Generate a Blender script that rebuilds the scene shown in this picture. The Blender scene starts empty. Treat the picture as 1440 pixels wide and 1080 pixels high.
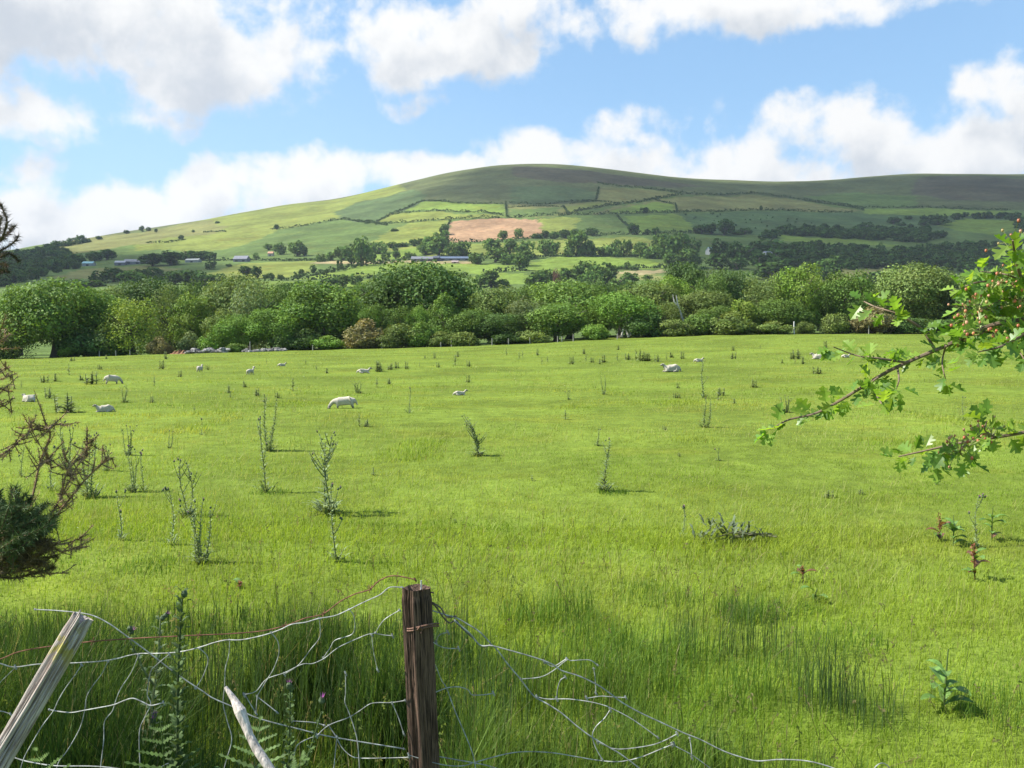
import bpy, math, random
import numpy as np
from mathutils import Vector, Matrix

# ------------------------------------------------------------------ camera, sky, sun, exposure
SC = bpy.context.scene
COL = SC.collection
R = math.radians
F_PX, CX, CY, PITCH, EYE = 1300.0, 720.0, 540.0, math.atan(52 / 1300.0), 1.9
cam_d = bpy.data.cameras.new('camera')
cam_d.sensor_width = 36.0
cam_d.lens = 36.0 * F_PX / 1440.0
cam_d.clip_start = 0.05
cam_d.clip_end = 30000
cam = bpy.data.objects.new('camera', cam_d)
COL.objects.link(cam)
cam.location = (0, 0, EYE)
cam.rotation_euler = (math.pi / 2 - PITCH, 0, 0)
SC.camera = cam

SC.view_settings.view_transform = 'Standard'
SC.view_settings.look = 'None'
SC.view_settings.exposure = 1.07
SC.view_settings.gamma = 1.0
SC.view_settings.use_curve_mapping = False
SC.cycles.use_denoising = True
SC.cycles.max_bounces = 6
SC.cycles.diffuse_bounces = 3
SC.cycles.glossy_bounces = 2
SC.cycles.transmission_bounces = 3
SC.cycles.transparent_max_bounces = 12
SC.cycles.volume_bounces = 0

SUN = Vector((-0.66, 0.02, 0.75)).normalized()
sun_d = bpy.data.lights.new('sun', 'SUN')
sun_d.energy = 5.0
sun_d.angle = R(0.55)
sun_d.color = (1.0, 0.96, 0.89)
sun = bpy.data.objects.new('sun', sun_d)
COL.objects.link(sun)
sun.rotation_euler = SUN.to_track_quat('Z', 'Y').to_euler()
sun.location = (-200, 0, 300)


def ray(px, py):
    """direction of the sight line through a photo pixel (world, y forward)"""
    a, b = (px - CX) / F_PX, (CY - py) / F_PX
    cp, sp = math.cos(PITCH), math.sin(PITCH)
    return np.array((a, cp + b * sp, -sp + b * cp))


def pt(px, py, Y):
    d = ray(px, py)
    return Vector((d[0] / d[1] * Y, Y, EYE + d[2] / d[1] * Y))


# ---- node helpers
class NT:
    def __init__(s, tree):
        s.t = tree
        s.x = 0

    def n(s, typ, **kw):
        nd = s.t.nodes.new(typ)
        s.x += 160
        nd.location = (s.x, 0)
        for k, v in kw.items():
            setattr(nd, k, v)
        return nd

    def l(s, a, b):
        s.t.links.new(a, b)

    def put(s, sock, v):
        if isinstance(v, bpy.types.NodeSocket):
            s.l(v, sock)
        else:
            sock.default_value = v

    def m(s, op, a, b=None, c=None, clamp=False):
        nd = s.n('ShaderNodeMath', operation=op, use_clamp=clamp)
        s.put(nd.inputs[0], a)
        if b is not None: s.put(nd.inputs[1], b)
        if c is not None: s.put(nd.inputs[2], c)
        return nd.outputs[0]

    def v(s, op, a, b=None, sc=None):
        nd = s.n('ShaderNodeVectorMath', operation=op)
        s.put(nd.inputs[0], a)
        if b is not None: s.put(nd.inputs[1], b)
        if sc is not None: s.put(nd.inputs['Scale'], sc)
        return nd.outputs['Value'] if op in ('LENGTH', 'DOT_PRODUCT', 'DISTANCE') else nd.outputs['Vector']

    def noise(s, vec, scale, detail=4, rough=0.55, dist=0.0, dim='3D', out='Fac'):
        nd = s.n('ShaderNodeTexNoise', noise_dimensions=dim)
        if vec is not None: s.put(nd.inputs['Vector'], vec)
        nd.inputs['Scale'].default_value = scale
        nd.inputs['Detail'].default_value = detail
        nd.inputs['Roughness'].default_value = rough
        nd.inputs['Distortion'].default_value = dist
        return nd.outputs[out]

    def mixc(s, fac, a, b, blend='MIX'):
        nd = s.n('ShaderNodeMix', data_type='RGBA', blend_type=blend)
        s.put(nd.inputs[0], fac)
        s.put(nd.inputs[6], a)
        s.put(nd.inputs[7], b)
        return nd.outputs[2]

    def smooth(s, v, a, b, lo=0.0, hi=1.0):
        nd = s.n('ShaderNodeMapRange', interpolation_type='SMOOTHSTEP')
        s.put(nd.inputs[0], v)
        nd.inputs[1].default_value = a
        nd.inputs[2].default_value = b
        nd.inputs[3].default_value = lo
        nd.inputs[4].default_value = hi
        return nd.outputs[0]


# ---- world: Nishita sky with cumulus laid over it by compass bearing and elevation
world = bpy.data.worlds.new('World')
SC.world = world
world.use_nodes = True
wt = world.node_tree
wt.nodes.clear()
# (x, y, half width, half height, weight) of every cloud, in photo pixels, turned to bearing / elevation below
CLOUDS = [
    (60, 10, 270, 100, 1.3), (300, 60, 185, 84, 1.25), (400, 0, 130, 50, .8), (180, 100, 130, 45, .55),
    (650, 48, 165, 76, 1.35), (700, 30, 110, 74, 1.25), (560, 30, 60, 60, .8),
    (35, 160, 95, 52, 1.0), (10, 240, 70, 30, .75), (215, 158, 80, 24, .62), (160, 130, 50, 20, .5), (262, 186, 34, 14, .42),
    (372, 104, 42, 26, .6),
    (60, 315, 200, 52, 1.15), (260, 290, 180, 55, 1.2), (390, 265, 140, 52, 1.1), (475, 240, 78, 42, 1.1), (570, 250, 120, 36, 1.2), (660, 236, 80, 24, 1.1), (300, 330, 420, 50, 1.2),
    (760, 220, 95, 42, 1.15), (850, 190, 95, 26, .55), (930, 232, 150, 38, 1.15), (1060, 222, 130, 50, .9), (1160, 195, 130, 56, 1.0),
    (1230, 165, 70, 30, .7), (1300, 205, 150, 54, 1.0), (1400, 195, 110, 56, 1.2), (1345, 205, 50, 46, 1.2),
    (1415, 105, 120, 52, .85), (1000, 256, 520, 42, 1.3),
    (966, 152, 62, 34, .62), (950, 132, 30, 20, .5), (590, 145, 38, 18, .45),
    (1090, 0, 290, 46, 1.0), (900, -5, 90, 26, .7), (1020, 20, 60, 30, .5),
]
grp = bpy.data.node_groups.new('cloud_density', 'ShaderNodeTree')
grp.interface.new_socket('Vector', in_out='INPUT', socket_type='NodeSocketVector')
grp.interface.new_socket('Density', in_out='OUTPUT', socket_type='NodeSocketFloat')
g = NT(grp)
gi = g.n('NodeGroupInput')
go = g.n('NodeGroupOutput')
P = gi.outputs[0]
wn = g.n('ShaderNodeTexNoise', noise_dimensions='3D')
g.l(P, wn.inputs['Vector'])
wn.inputs['Scale'].default_value = 9.0
wn.inputs['Detail'].default_value = 3.0
warp = g.v('SCALE', g.v('SUBTRACT', wn.outputs['Color'], (.5, .5, .5)), sc=0.075)
Pw = g.v('MULTIPLY_ADD', warp, (1.3, .8, 0))
Pw.node.inputs[2].default_value = (0, 0, 0)
g.l(P, Pw.node.inputs[2])
best = None
for (cx, cy, rx, ry, w) in CLOUDS:
    d = ray(cx, cy)
    az, el = math.atan2(d[0], d[1]), math.asin(d[2] / np.linalg.norm(d))
    sx, sy = F_PX / rx, F_PX / ry
    nd = g.v('MULTIPLY_ADD', Pw, (sx, sy, 0))
    nd.node.inputs[2].default_value = (-az * sx, -el * sy, 0)
    ln = g.v('DOT_PRODUCT', nd, nd)
    val = g.m('MULTIPLY_ADD', ln, -0.8 * w, w)
    best = val if best is None else g.m('SMOOTH_MAX', best, val, 0.35)
# the sky beside, above and behind the photographed part: the same kind of broken cumulus
far = g.m('MULTIPLY_ADD', g.noise(P, 2.6, 3, .5), 5.0, -3.7)
sep = g.n('ShaderNodeSeparateXYZ')
g.l(P, sep.inputs[0])
outside = g.m('MAXIMUM', g.smooth(g.m('ABSOLUTE', sep.outputs[0]), .56, .72), g.smooth(sep.outputs[1], .40, .5))
best = g.m('ADD', g.m('MULTIPLY', best, g.m('SUBTRACT', 1.0, outside)), g.m('MULTIPLY', far, outside))
f1 = g.noise(P, 13.0, 9, .57, .1)
dens = g.m('ADD', g.m('MAXIMUM', best, -1.2), g.m('MULTIPLY_ADD', f1, 4.2, -2.50))
g.l(dens, go.inputs[0])

w = NT(wt)
out = w.n('ShaderNodeOutputWorld')
bg = w.n('ShaderNodeBackground')
tc = w.n('ShaderNodeTexCoord')
sp = w.n('ShaderNodeSeparateXYZ')
w.l(tc.outputs['Generated'], sp.inputs[0])
cmb = w.n('ShaderNodeCombineXYZ')
w.l(w.m('ARCTAN2', sp.outputs[0], sp.outputs[1]), cmb.inputs[0])
w.l(w.m('ARCSINE', sp.outputs[2]), cmb.inputs[1])
Pd = cmb.outputs[0]


def dens_at(vec):
    nd = w.n('ShaderNodeGroup')
    nd.node_tree = grp
    w.l(vec, nd.inputs[0])
    return nd.outputs[0]


d0 = dens_at(Pd)
d1 = dens_at(w.v('ADD', Pd, (-0.012, 0.040, 0)))
mask = w.smooth(d0, -0.25, 0.60)
grey = w.smooth(w.m('ADD', w.m('MULTIPLY', d1, .8), w.m('MULTIPLY', d0, .2)), -.1, 1.35)      # the more cloud towards the sun, the greyer
sky = w.n('ShaderNodeTexSky', sky_type='NISHITA')
sky.sun_disc = False
sky.sun_elevation = math.asin(SUN.z)
sky.sun_rotation = math.atan2(SUN.x, SUN.y)
sky.altitude = 200
sky.air_density = 1.0
sky.dust_density = 0.6
sky.ozone_density = 1.6
hue = w.n('ShaderNodeHueSaturation')
hue.inputs['Hue'].default_value = .494
hue.inputs['Saturation'].default_value = .92
hue.inputs['Value'].default_value = 1.2
w.l(sky.outputs[0], hue.inputs['Color'])
cloud_col = w.mixc(grey, (4.9, 4.9, 4.85, 1), (3.0, 3.25, 3.6, 1))
soft = w.v('DIVIDE', w.v('MULTIPLY', hue.outputs[0], (.92, 1.21, 1.50)), w.v('ADD', w.v('MULTIPLY', hue.outputs[0], (.14, .14, .14)), (1, 1, 1)))   # the camera's shoulder on the bright horizon
w.l(w.mixc(mask, soft, cloud_col), bg.inputs[0])
bg.inputs[1].default_value = 0.1
world.cycles.sampling_method = "MANUAL"
world.cycles.sample_map_resolution = 128
w.l(bg.outputs[0], out.inputs[0])

# ------------------------------------------------------------------ terrain
def sstep(a, b, v):
    t = np.clip((v - a) / (b - a), 0, 1)
    return t * t * (3 - 2 * t)


KT = [(-100, 0), (0, .0), (140, .0135), (250, .010), (400, .022), (650, .058), (900, .085), (1250, .115), (1480, .138),
      (1680, .156), (2000, .181), (2300, .197), (2450, .1965), (2800, .185), (3500, .15), (7000, .05)]
_ys = np.linspace(-100, 7000, 7101)
_ts = np.interp(_ys, *zip(*KT))
_k = np.exp(-.5 * (np.arange(-150, 151) / 60.) ** 2)
_ts = np.convolve(np.pad(_ts, 150, mode='edge'), _k / _k.sum(), 'valid')
KS = [(-1805, .30), (-1539, .38), (-1274, .49), (-1168, .525), (-1044, .600), (-955, .637), (-743, .711), (-566, .782),
      (-425, .818), (-283, .892), (-142, .965), (-35, .998), (44, 1.006), (159, .997), (283, .965), (425, .927), (602, .908),
      (708, .905), (849, .919), (1026, .951), (1274, .948), (1628, .938), (1911, .926)]
_xs = np.linspace(-4000, 4000, 4001)
_ss = np.interp(_xs, *zip(*KS))
_k2 = np.exp(-.5 * (np.arange(-40, 41) / 16.) ** 2)
_ss = np.convolve(np.pad(_ss, 40, mode='edge'), _k2 / _k2.sum(), 'valid')
_rx = np.linspace(-400, 400, 801)
_rr = np.interp(_rx, [-120, -73, -45, -30, -2, 15, 30, 78, 200], [-.4, .07, .93, 1.47, 2.0, 3.1, 3.75, 3.9, 4.2])
_k3 = np.exp(-.5 * (np.arange(-30, 31) / 8.) ** 2)
_rr = np.convolve(np.pad(_rr, 30, mode='edge'), _k3 / _k3.sum(), 'valid')


def zg(x, y):
    """ground height"""
    x = np.asarray(x, float)
    y = np.asarray(y, float)
    fld = np.interp(x, _rx, _rr) * (np.clip(y, 0, 400) / 140) ** 1.3
    fld = fld + .05 * np.sin(x * .55 + .8 * np.sin(y * .3)) * np.sin(y * .42 + 1) * sstep(2, 8, y) \
        + .10 * np.sin(x * .13 + 2) * np.sin(y * .11) * sstep(10, 30, y)
    s = 1 + (np.interp(x, _xs, _ss) - 1) * sstep(250, 1400, y)
    hil = np.interp(y, _ys, _ts) * y * s
    hil = hil + (2.2 * np.sin(x * .011 + 1.3 * np.sin(y * .006)) * np.sin(y * .013 + .004 * x) + .9 * np.sin(x * .041 + y * .02) * np.sin(y * .035)) * sstep(300, 800, y) * (1 - .55 * sstep(1900, 2300, y))
    b = sstep(150, 300, y)
    return fld * (1 - b) + hil * b


_march = np.concatenate([np.linspace(1.5, 60, 1200), np.linspace(60, 300, 1600)[1:], np.linspace(300, 2600, 6000)[1:]])


def at(px, py, far=False):
    """where the sight line of a photo pixel meets the ground (far: beyond the field)"""
    d = ray(px, py)
    Y = _march[_march > 300] if far else _march
    zz = EYE + d[2] / d[1] * Y
    gz = zg(d[0] / d[1] * Y, Y)
    hit = np.nonzero(zz <= gz)[0]
    i = hit[0] if len(hit) else int(np.argmin(zz / Y - gz / Y))
    y = Y[i]
    if len(hit) and i > 0:
        a, b = zz[i - 1] - gz[i - 1], gz[i] - zz[i]
        y = Y[i - 1] + (Y[i] - Y[i - 1]) * a / (a + b + 1e-9)
    x = d[0] / d[1] * y
    return Vector((x, y, float(zg(x, y))))


def on(x, y):
    return Vector((x, y, float(zg(x, y))))


# ---- mesh builders
class MB:
    """collects vertices, faces, a colour per vertex and a material number per face; build() links ONE mesh object"""

    def __init__(s):
        s.V, s.F, s.C, s.MI, s.n = [], [], [], [], 0

    def add(s, V, F, c=(1, 1, 1), mi=0):
        V = np.asarray(V, float).reshape(-1, 3)
        s.V.append(V)
        F = [np.asarray(F)] if isinstance(F, np.ndarray) else [np.asarray(f).reshape(1, -1) for f in F]
        for f in F:
            s.F.append(f + s.n)
            s.MI.append(np.full(len(f), mi))
        c = np.asarray(c, float)
        s.C.append(np.broadcast_to(c, (len(V), 3)))
        s.n += len(V)

    def tube(s, pts, rad, k=6, c=(1, 1, 1), mi=0, cap=True):
        pts = np.asarray([tuple(p) for p in pts], float)
        n = len(pts)
        rad = np.broadcast_to(np.asarray(rad, float), (n,))
        tg = np.gradient(pts, axis=0)
        tg /= np.linalg.norm(tg, axis=1)[:, None] + 1e-12
        ref = np.array((0, 0, 1.)) if abs(tg[:, 2]).mean() < .8 else np.array((1., 0, 0))
        a = np.cross(tg, ref)
        a /= np.linalg.norm(a, axis=1)[:, None] + 1e-12
        b = np.cross(tg, a)
        an = np.arange(k) * 2 * math.pi / k
        ring = pts[:, None, :] + rad[:, None, None] * (np.cos(an)[None, :, None] * a[:, None, :] + np.sin(an)[None, :, None] * b[:, None, :])
        i = np.arange(n - 1)[:, None] * k
        j = np.arange(k)[None, :]
        j2 = (j + 1) % k
        f = np.stack([i + j, i + j2, i + k + j2, i + k + j], -1).reshape(-1, 4)
        s.add(ring.reshape(-1, 3), f, c, mi)
        if cap:
            o = s.n - n * k
            s.F.append((o + np.arange(k)[::-1]).reshape(1, -1)); s.MI.append(np.array([mi]))
            s.F.append((o + (n - 1) * k + np.arange(k)).reshape(1, -1)); s.MI.append(np.array([mi]))

    def mesh(s, name, mats, smooth=False):
        V = np.concatenate(s.V)
        C = np.concatenate(s.C)
        me = bpy.data.meshes.new(name)
        me.vertices.add(len(V))
        me.vertices.foreach_set('co', V.astype(np.float32).ravel())
        idx = np.concatenate([f.ravel() for f in s.F]).astype(np.int32)
        tot = np.concatenate([np.full(len(f), f.shape[1]) for f in s.F]).astype(np.int32)
        st = np.concatenate([[0], np.cumsum(tot)[:-1]]).astype(np.int32)
        me.loops.add(len(idx))
        me.loops.foreach_set('vertex_index', idx)
        me.polygons.add(len(tot))
        me.polygons.foreach_set('loop_start', st)
        me.polygons.foreach_set('loop_total', tot)
        me.polygons.foreach_set('material_index', np.concatenate(s.MI).astype(np.int32))
        me.polygons.foreach_set('use_smooth', np.full(len(tot), smooth))
        at_ = me.attributes.new('Col', 'FLOAT_COLOR', 'POINT')
        at_.data.foreach_set('color', np.concatenate([C, np.ones((len(C), 1))], 1).astype(np.float32).ravel())
        for m in (mats if isinstance(mats, (list, tuple)) else [mats]):
            me.materials.append(m)
        me.update()
        me.validate()
        return me

    def build(s, name, mats, parent=None, smooth=False):
        o = bpy.data.objects.new(name, s.mesh(name, mats, smooth))
        COL.objects.link(o)
        if parent is not None:
            o.parent = parent
        return o


def part(name, me, parent):
    o = bpy.data.objects.new(name, me)
    COL.objects.link(o)
    o.parent = parent
    return o


def tag(o, label=None, cat=None, group=None, kind=None):
    if label: o['label'] = label
    if cat: o['category'] = cat
    if group: o['group'] = group
    if kind: o['kind'] = kind
    return o


def thing(name, label, cat, loc=(0, 0, 0), rz=0.0, group=None, scale=1.0):
    o = bpy.data.objects.new(name, None)
    COL.objects.link(o)
    o.empty_display_size = .1
    o.location = loc
    o.rotation_euler = (0, 0, rz)
    o.scale = (scale,) * 3 if np.isscalar(scale) else scale
    return tag(o, label, cat, group)


def copy_thing(src, label, loc, rz=0.0, group=None, scale=1.0):
    """a copy of a thing, each of its parts and their sub-parts"""
    c = src.copy()
    COL.objects.link(c)
    c.location, c.rotation_euler = loc, (0, 0, rz)
    c.scale = (scale,) * 3 if np.isscalar(scale) else scale
    c['label'] = label
    if group: c['group'] = group
    for ch in list(src.children):
        d = ch.copy()
        COL.objects.link(d)
        d.parent = c
    return c


# ---- materials
def new_mat(name):
    m = bpy.data.materials.new(name)
    m.use_nodes = True
    m.node_tree.nodes.clear()
    t = NT(m.node_tree)
    o = t.n('ShaderNodeOutputMaterial')
    return m, t, o


def leaf_mat(name, trans=.35, gloss=.0, rough=.5, objcol=False, var=.25, scale=3.0, tint=(1.25, 1.15, .5)):
    """foliage: colour attribute, a little mottling, light passing through"""
    m, t, o = new_mat(name)
    a = t.n('ShaderNodeAttribute', attribute_name='Col')
    c = a.outputs['Color']
    if objcol:
        oi = t.n('ShaderNodeObjectInfo')
        c = t.mixc(1.0, c, oi.outputs['Color'], 'MULTIPLY')
    ge = t.n('ShaderNodeNewGeometry')
    nz = t.noise(ge.outputs['Position'], scale, 3)
    k = t.smooth(nz, .3, .7, 1 - var, 1 + var)
    c = t.v('SCALE', c, sc=k)
    df = t.n('ShaderNodeBsdfPrincipled')
    t.l(c, df.inputs['Base Color'])
    df.inputs['Roughness'].default_value = rough
    df.inputs['Specular IOR Level'].default_value = gloss
    tr = t.n('ShaderNodeBsdfTranslucent')
    t.l(t.v('MULTIPLY', c, tint), tr.inputs['Color'])
    mx = t.n('ShaderNodeMixShader')
    mx.inputs[0].default_value = trans
    t.l(df.outputs[0], mx.inputs[1])
    t.l(tr.outputs[0], mx.inputs[2])
    t.l(mx.outputs[0], o.inputs[0])
    return m


def plain_mat(name, rough=.8, var=.2, scale=20.0, spec=.2, bump=0.0, metal=0.0, stretch=None):
    m, t, o = new_mat(name)
    a = t.n('ShaderNodeAttribute', attribute_name='Col')
    tc_ = t.n('ShaderNodeTexCoord')
    vec = tc_.outputs['Object']
    if stretch: vec = t.v('MULTIPLY', vec, stretch)
    nz = t.noise(vec, scale, 6, .62)
    c = t.v('SCALE', a.outputs['Color'], sc=t.smooth(nz, .28, .72, 1 - var, 1 + var))
    p = t.n('ShaderNodeBsdfPrincipled')
    t.l(c, p.inputs['Base Color'])
    p.inputs['Roughness'].default_value = rough
    p.inputs['Metallic'].default_value = metal
    p.inputs['Specular IOR Level'].default_value = spec
    if bump:
        b = t.n('ShaderNodeBump')
        b.inputs['Strength'].default_value = bump
        b.inputs['Distance'].default_value = .01
        t.l(nz, b.inputs['Height'])
        t.l(b.outputs[0], p.inputs['Normal'])
    t.l(p.outputs[0], o.inputs[0])
    return m


def srgb(r, g, b):
    """sRGB 0-255 -> linear"""
    v = np.array((r, g, b), float) / 255
    return tuple(np.where(v <= .04045, v / 12.92, ((v + .055) / 1.055) ** 2.4))


# ---- land use on the hill: every field is a patch of ground with its own grass, crop or soil
def poly(pts):
    return np.array([(p.x, p.y) for p in (at(px, py, True) for px, py in pts)])


def inside(P, X, Y):
    r = np.zeros(X.shape, bool)
    n = len(P)
    for i in range(n):
        x1, y1 = P[i]
        x2, y2 = P[(i + 1) % n]
        c = (y1 > Y) != (y2 > Y)
        with np.errstate(divide='ignore', invalid='ignore'):
            r ^= c & (X < (x2 - x1) * (Y - y1) / (y2 - y1) + x1)
    return r


G_MID, G_LIT, G_YEL, G_OLV, G_DRK = (.078, .116, .030), (.118, .168, .029), (.138, .162, .034), (.132, .136, .044), (.058, .094, .032)
G_MOOR, G_MOOR2, SOIL, STRAW, G_BRK = (.074, .088, .032), (.066, .062, .034), (.250, .158, .088), (.24, .20, .10), (.062, .092, .033)
FIELDS = [
    (G_YEL, [(190, 352), (200, 329), (300, 306), (400, 288), (480, 279), (540, 262), (560, 255), (570, 268), (545, 276), (500, 285), (468, 300), (480, 307), (440, 314), (395, 322), (350, 342), (310, 352)]),
    (G_OLV, [(60, 356), (90, 340), (130, 334), (200, 327), (290, 310), (310, 318), (240, 328), (215, 342), (170, 347), (90, 360)]),
    (G_OLV, [(215, 327), (255, 318), (320, 318), (300, 330), (240, 334)]),
    (G_BRK, [(468, 300), (500, 286), (545, 277), (575, 268), (640, 262), (600, 282), (575, 296), (548, 302), (528, 314), (500, 312), (480, 307)]),
    (G_MID, [(340, 346), (395, 325), (440, 317), (478, 311), (530, 316), (560, 317), (540, 326), (520, 343), (470, 352), (400, 350)]),
    (G_MOOR, [(560, 256), (640, 243), (700, 233), (750, 231), (810, 234), (880, 242), (960, 251), (1060, 256), (1120, 256), (1200, 251), (1300, 245), (1440, 246), (1600, 246), (1600, 300), (1440, 296), (1300, 292), (1200, 291), (1120, 281), (1060, 273), (980, 275), (940, 269), (875, 263), (840, 283), (760, 290), (712, 288), (640, 285), (595, 282), (600, 275)]),
    (G_MOOR2, [(1290, 250), (1380, 248), (1440, 252), (1600, 255), (1600, 285), (1440, 284), (1340, 282), (1280, 272)]),
    (G_MOOR2, [(720, 234), (800, 238), (900, 250), (1000, 262), (900, 262), (780, 256), (720, 247)]),
    (G_OLV, [(712, 288), (760, 290), (840, 284), (870, 286), (830, 292), (780, 305), (714, 305)]),
    (G_OLV, [(840, 283), (845, 263), (875, 264), (940, 270), (960, 274), (920, 279), (870, 287)]),
    (G_OLV, [(830, 302), (870, 290), (920, 281), (960, 276), (1060, 274), (1125, 282), (1160, 289), (1210, 296), (1200, 298), (1060, 295), (950, 297)]),
    (G_LIT, [(566, 297), (597, 283), (625, 284), (708, 288), (709, 303), (680, 299), (620, 295)]),
    (G_YEL, [(528, 313), (550, 300), (620, 298), (706, 304), (706, 306), (632, 308), (572, 312)]),
    (G_YEL, [(520, 344), (545, 325), (578, 313), (630, 310), (625, 330), (600, 342), (560, 344)]),
    (SOIL, [(634, 311), (708, 307), (757, 308), (764, 322), (763, 329), (752, 333), (690, 339), (640, 341), (627, 339)]),
    (G_YEL, [(759, 308), (816, 306), (802, 328), (764, 329)]),
    (G_MID, [(817, 306), (867, 303), (875, 313), (886, 320), (886, 329), (802, 328)]),
    (G_LIT, [(880, 304), (951, 301), (968, 312), (979, 325), (940, 327), (892, 328), (888, 316)]),
    (G_DRK, [(953, 301), (1060, 297), (1200, 299), (1420, 300), (1420, 320), (1200, 326), (985, 330), (976, 318)]),
    (G_MID, [(716, 294), (752, 293), (790, 292), (782, 304), (716, 305)]),
    (G_YEL, [(792, 292), (830, 285), (866, 287), (830, 293), (800, 301)]),
    (G_LIT, [(848, 300), (890, 289), (918, 284), (950, 288), (948, 297)]),
    (G_BRK, [(720, 262), (800, 262), (838, 270), (836, 282), (760, 288), (716, 286)]),
    (G_MID, [(1130, 276), (1200, 270), (1290, 276), (1290, 290), (1205, 293)]),
    (G_LIT, [(1210, 294), (1300, 293), (1420, 297), (1420, 303), (1300, 303), (1215, 300)]),
    (G_MID, [(985, 350), (1060, 352), (1050, 372), (985, 376)]),
    (G_YEL, [(545, 349), (600, 346), (604, 356), (560, 362), (540, 362)]),
    (G_LIT, [(668, 386), (740, 384), (742, 398), (668, 402)]),
    (G_LIT, [(1312, 314), (1360, 308), (1432, 310), (1428, 322), (1395, 330), (1350, 325)]),
    (G_YEL, [(600, 362), (630, 346), (700, 342), (752, 338), (850, 334), (890, 333), (930, 340), (905, 358), (760, 359)]),
    (G_MID, [(935, 332), (1060, 330), (1110, 334), (1100, 350), (935, 350)]),
    (G_LIT, [(1100, 331), (1180, 336), (1262, 344), (1264, 348), (1180, 343), (1100, 338)]),
    (G_YEL, [(255, 392), (330, 373), (380, 368), (440, 367), (440, 381), (400, 391), (330, 392)]),
    (G_LIT, [(412, 393), (480, 381), (520, 371), (580, 368), (720, 373), (737, 381), (640, 388), (530, 391)]),
    (G_LIT, [(330, 393), (400, 396), (540, 393), (560, 402), (400, 410), (330, 405)]),
    (G_LIT, [(480, 368), (505, 360), (590, 349), (600, 356), (560, 364), (500, 372)]),
    (G_LIT, [(738, 373), (762, 363), (900, 363), (937, 372), (930, 377), (865, 377), (780, 384), (745, 381)]),
    (STRAW, [(872, 381), (900, 380), (936, 379), (930, 384), (890, 386), (872, 385)]),
    (G_OLV, [(860, 386), (930, 385), (925, 394), (860, 395)]),
    (G_OLV, [(1120, 384), (1160, 378), (1240, 376), (1300, 380), (1300, 396), (1120, 396)]),
    (G_OLV, [(70, 392), (110, 379), (210, 373), (262, 378), (200, 386), (90, 394)]),
    (STRAW, [(440, 368), (545, 366), (600, 367), (665, 367), (660, 371), (560, 370), (440, 371)]),
]
# ---- one sheet of ground to the horizon: near part pasture, far part hills
us = np.linspace(-1.0, 1.0, 1300)
rows_n = np.concatenate([np.linspace(-40, 0, 10), np.linspace(0, 20, 90)[1:], np.linspace(20, 150, 170)[1:]])
rows_f = np.concatenate([np.linspace(150, 300, 50), np.linspace(300, 2500, 430)[1:], np.linspace(2500, 4200, 40)[1:]])


def sheet(name, rows, u, mat, colour):
    Y, U = np.meshgrid(rows, u, indexing='ij')
    X = U * (np.abs(Y) + 40) if rows[0] < 0 else U * (Y + 40)
    Z = zg(X, Y)
    C = colour(X, Y)
    b = MB()
    nr, nc = X.shape
    i = np.arange(nr - 1)[:, None] * nc
    j = np.arange(nc - 1)[None, :]
    f = np.stack([i + j, i + j + 1, i + nc + j + 1, i + nc + j], -1).reshape(-1, 4)
    b.add(np.stack([X, Y, Z], -1), f, C.reshape(-1, 3))
    o = b.build(name, mat, smooth=True)
    return tag(o, kind='structure')


def hill_col(X, Y):
    C = np.empty(X.shape + (3,))
    C[:] = G_MID
    hi = sstep(1900, 2100, Y)[..., None]
    C = C * (1 - hi) + np.array(G_MOOR) * hi
    rng = np.random.default_rng(3)
    jx = X + 3 * np.sin(Y * .09 + X * .05) + 3 * np.sin(Y * .31 + 2 * np.sin(X * .11)) 
    jy = Y + 5 * np.sin(X * .06) + 4 * np.sin(X * .23 + 2 * np.sin(Y * .07)) 
    for c, p in FIELDS:
        r = inside(poly(p), jx, jy)
        C[r] = np.array(c) * rng.uniform(.94, 1.06)
    return C


def ground_mat(name, big, small, bumpd, amt, yellow):
    m, t, o = new_mat(name)
    a = t.n('ShaderNodeAttribute', attribute_name='Col')
    ge = t.n('ShaderNodeNewGeometry')
    p = ge.outputs['Position']
    n1 = t.noise(p, big, 5, .6)
    n2 = t.noise(p, small, 5, .65)
    c = t.v('SCALE', a.outputs['Color'], sc=t.m('MULTIPLY', t.smooth(n1, .3, .7, 1 - amt, 1 + amt), t.smooth(n2, .25, .75, 1 - amt, 1 + amt)))
    n3 = t.noise(p, big * 2.3, 4, .6)
    c = t.mixc(t.smooth(n3, .5, .72, 0, .55), c, t.v('MULTIPLY', c, yellow))
    bs = t.n('ShaderNodeBsdfPrincipled')
    t.l(c, bs.inputs['Base Color'])
    bs.inputs['Roughness'].default_value = .95
    bs.inputs['Specular IOR Level'].default_value = .05
    b = t.n('ShaderNodeBump')
    b.inputs['Strength'].default_value = .8
    b.inputs['Distance'].default_value = bumpd
    t.l(n2, b.inputs['Height'])
    t.l(b.outputs[0], bs.inputs['Normal'])
    t.l(bs.outputs[0], o.inputs[0])
    return m


M_PAST = ground_mat('pasture_ground', .16, 2.4, .12, .24, (1.28, 1.02, .85))
M_HILL = ground_mat('hill_ground', .013, .10, 4.0, .24, (1.22, .96, .85))
PAST_C = np.array((.120, .165, .024))
sheet('pasture', rows_n, us[::5], M_PAST, lambda X, Y: np.broadcast_to(PAST_C, X.shape + (3,)))
sheet('hills', rows_f, us, M_HILL, hill_col)

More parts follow.
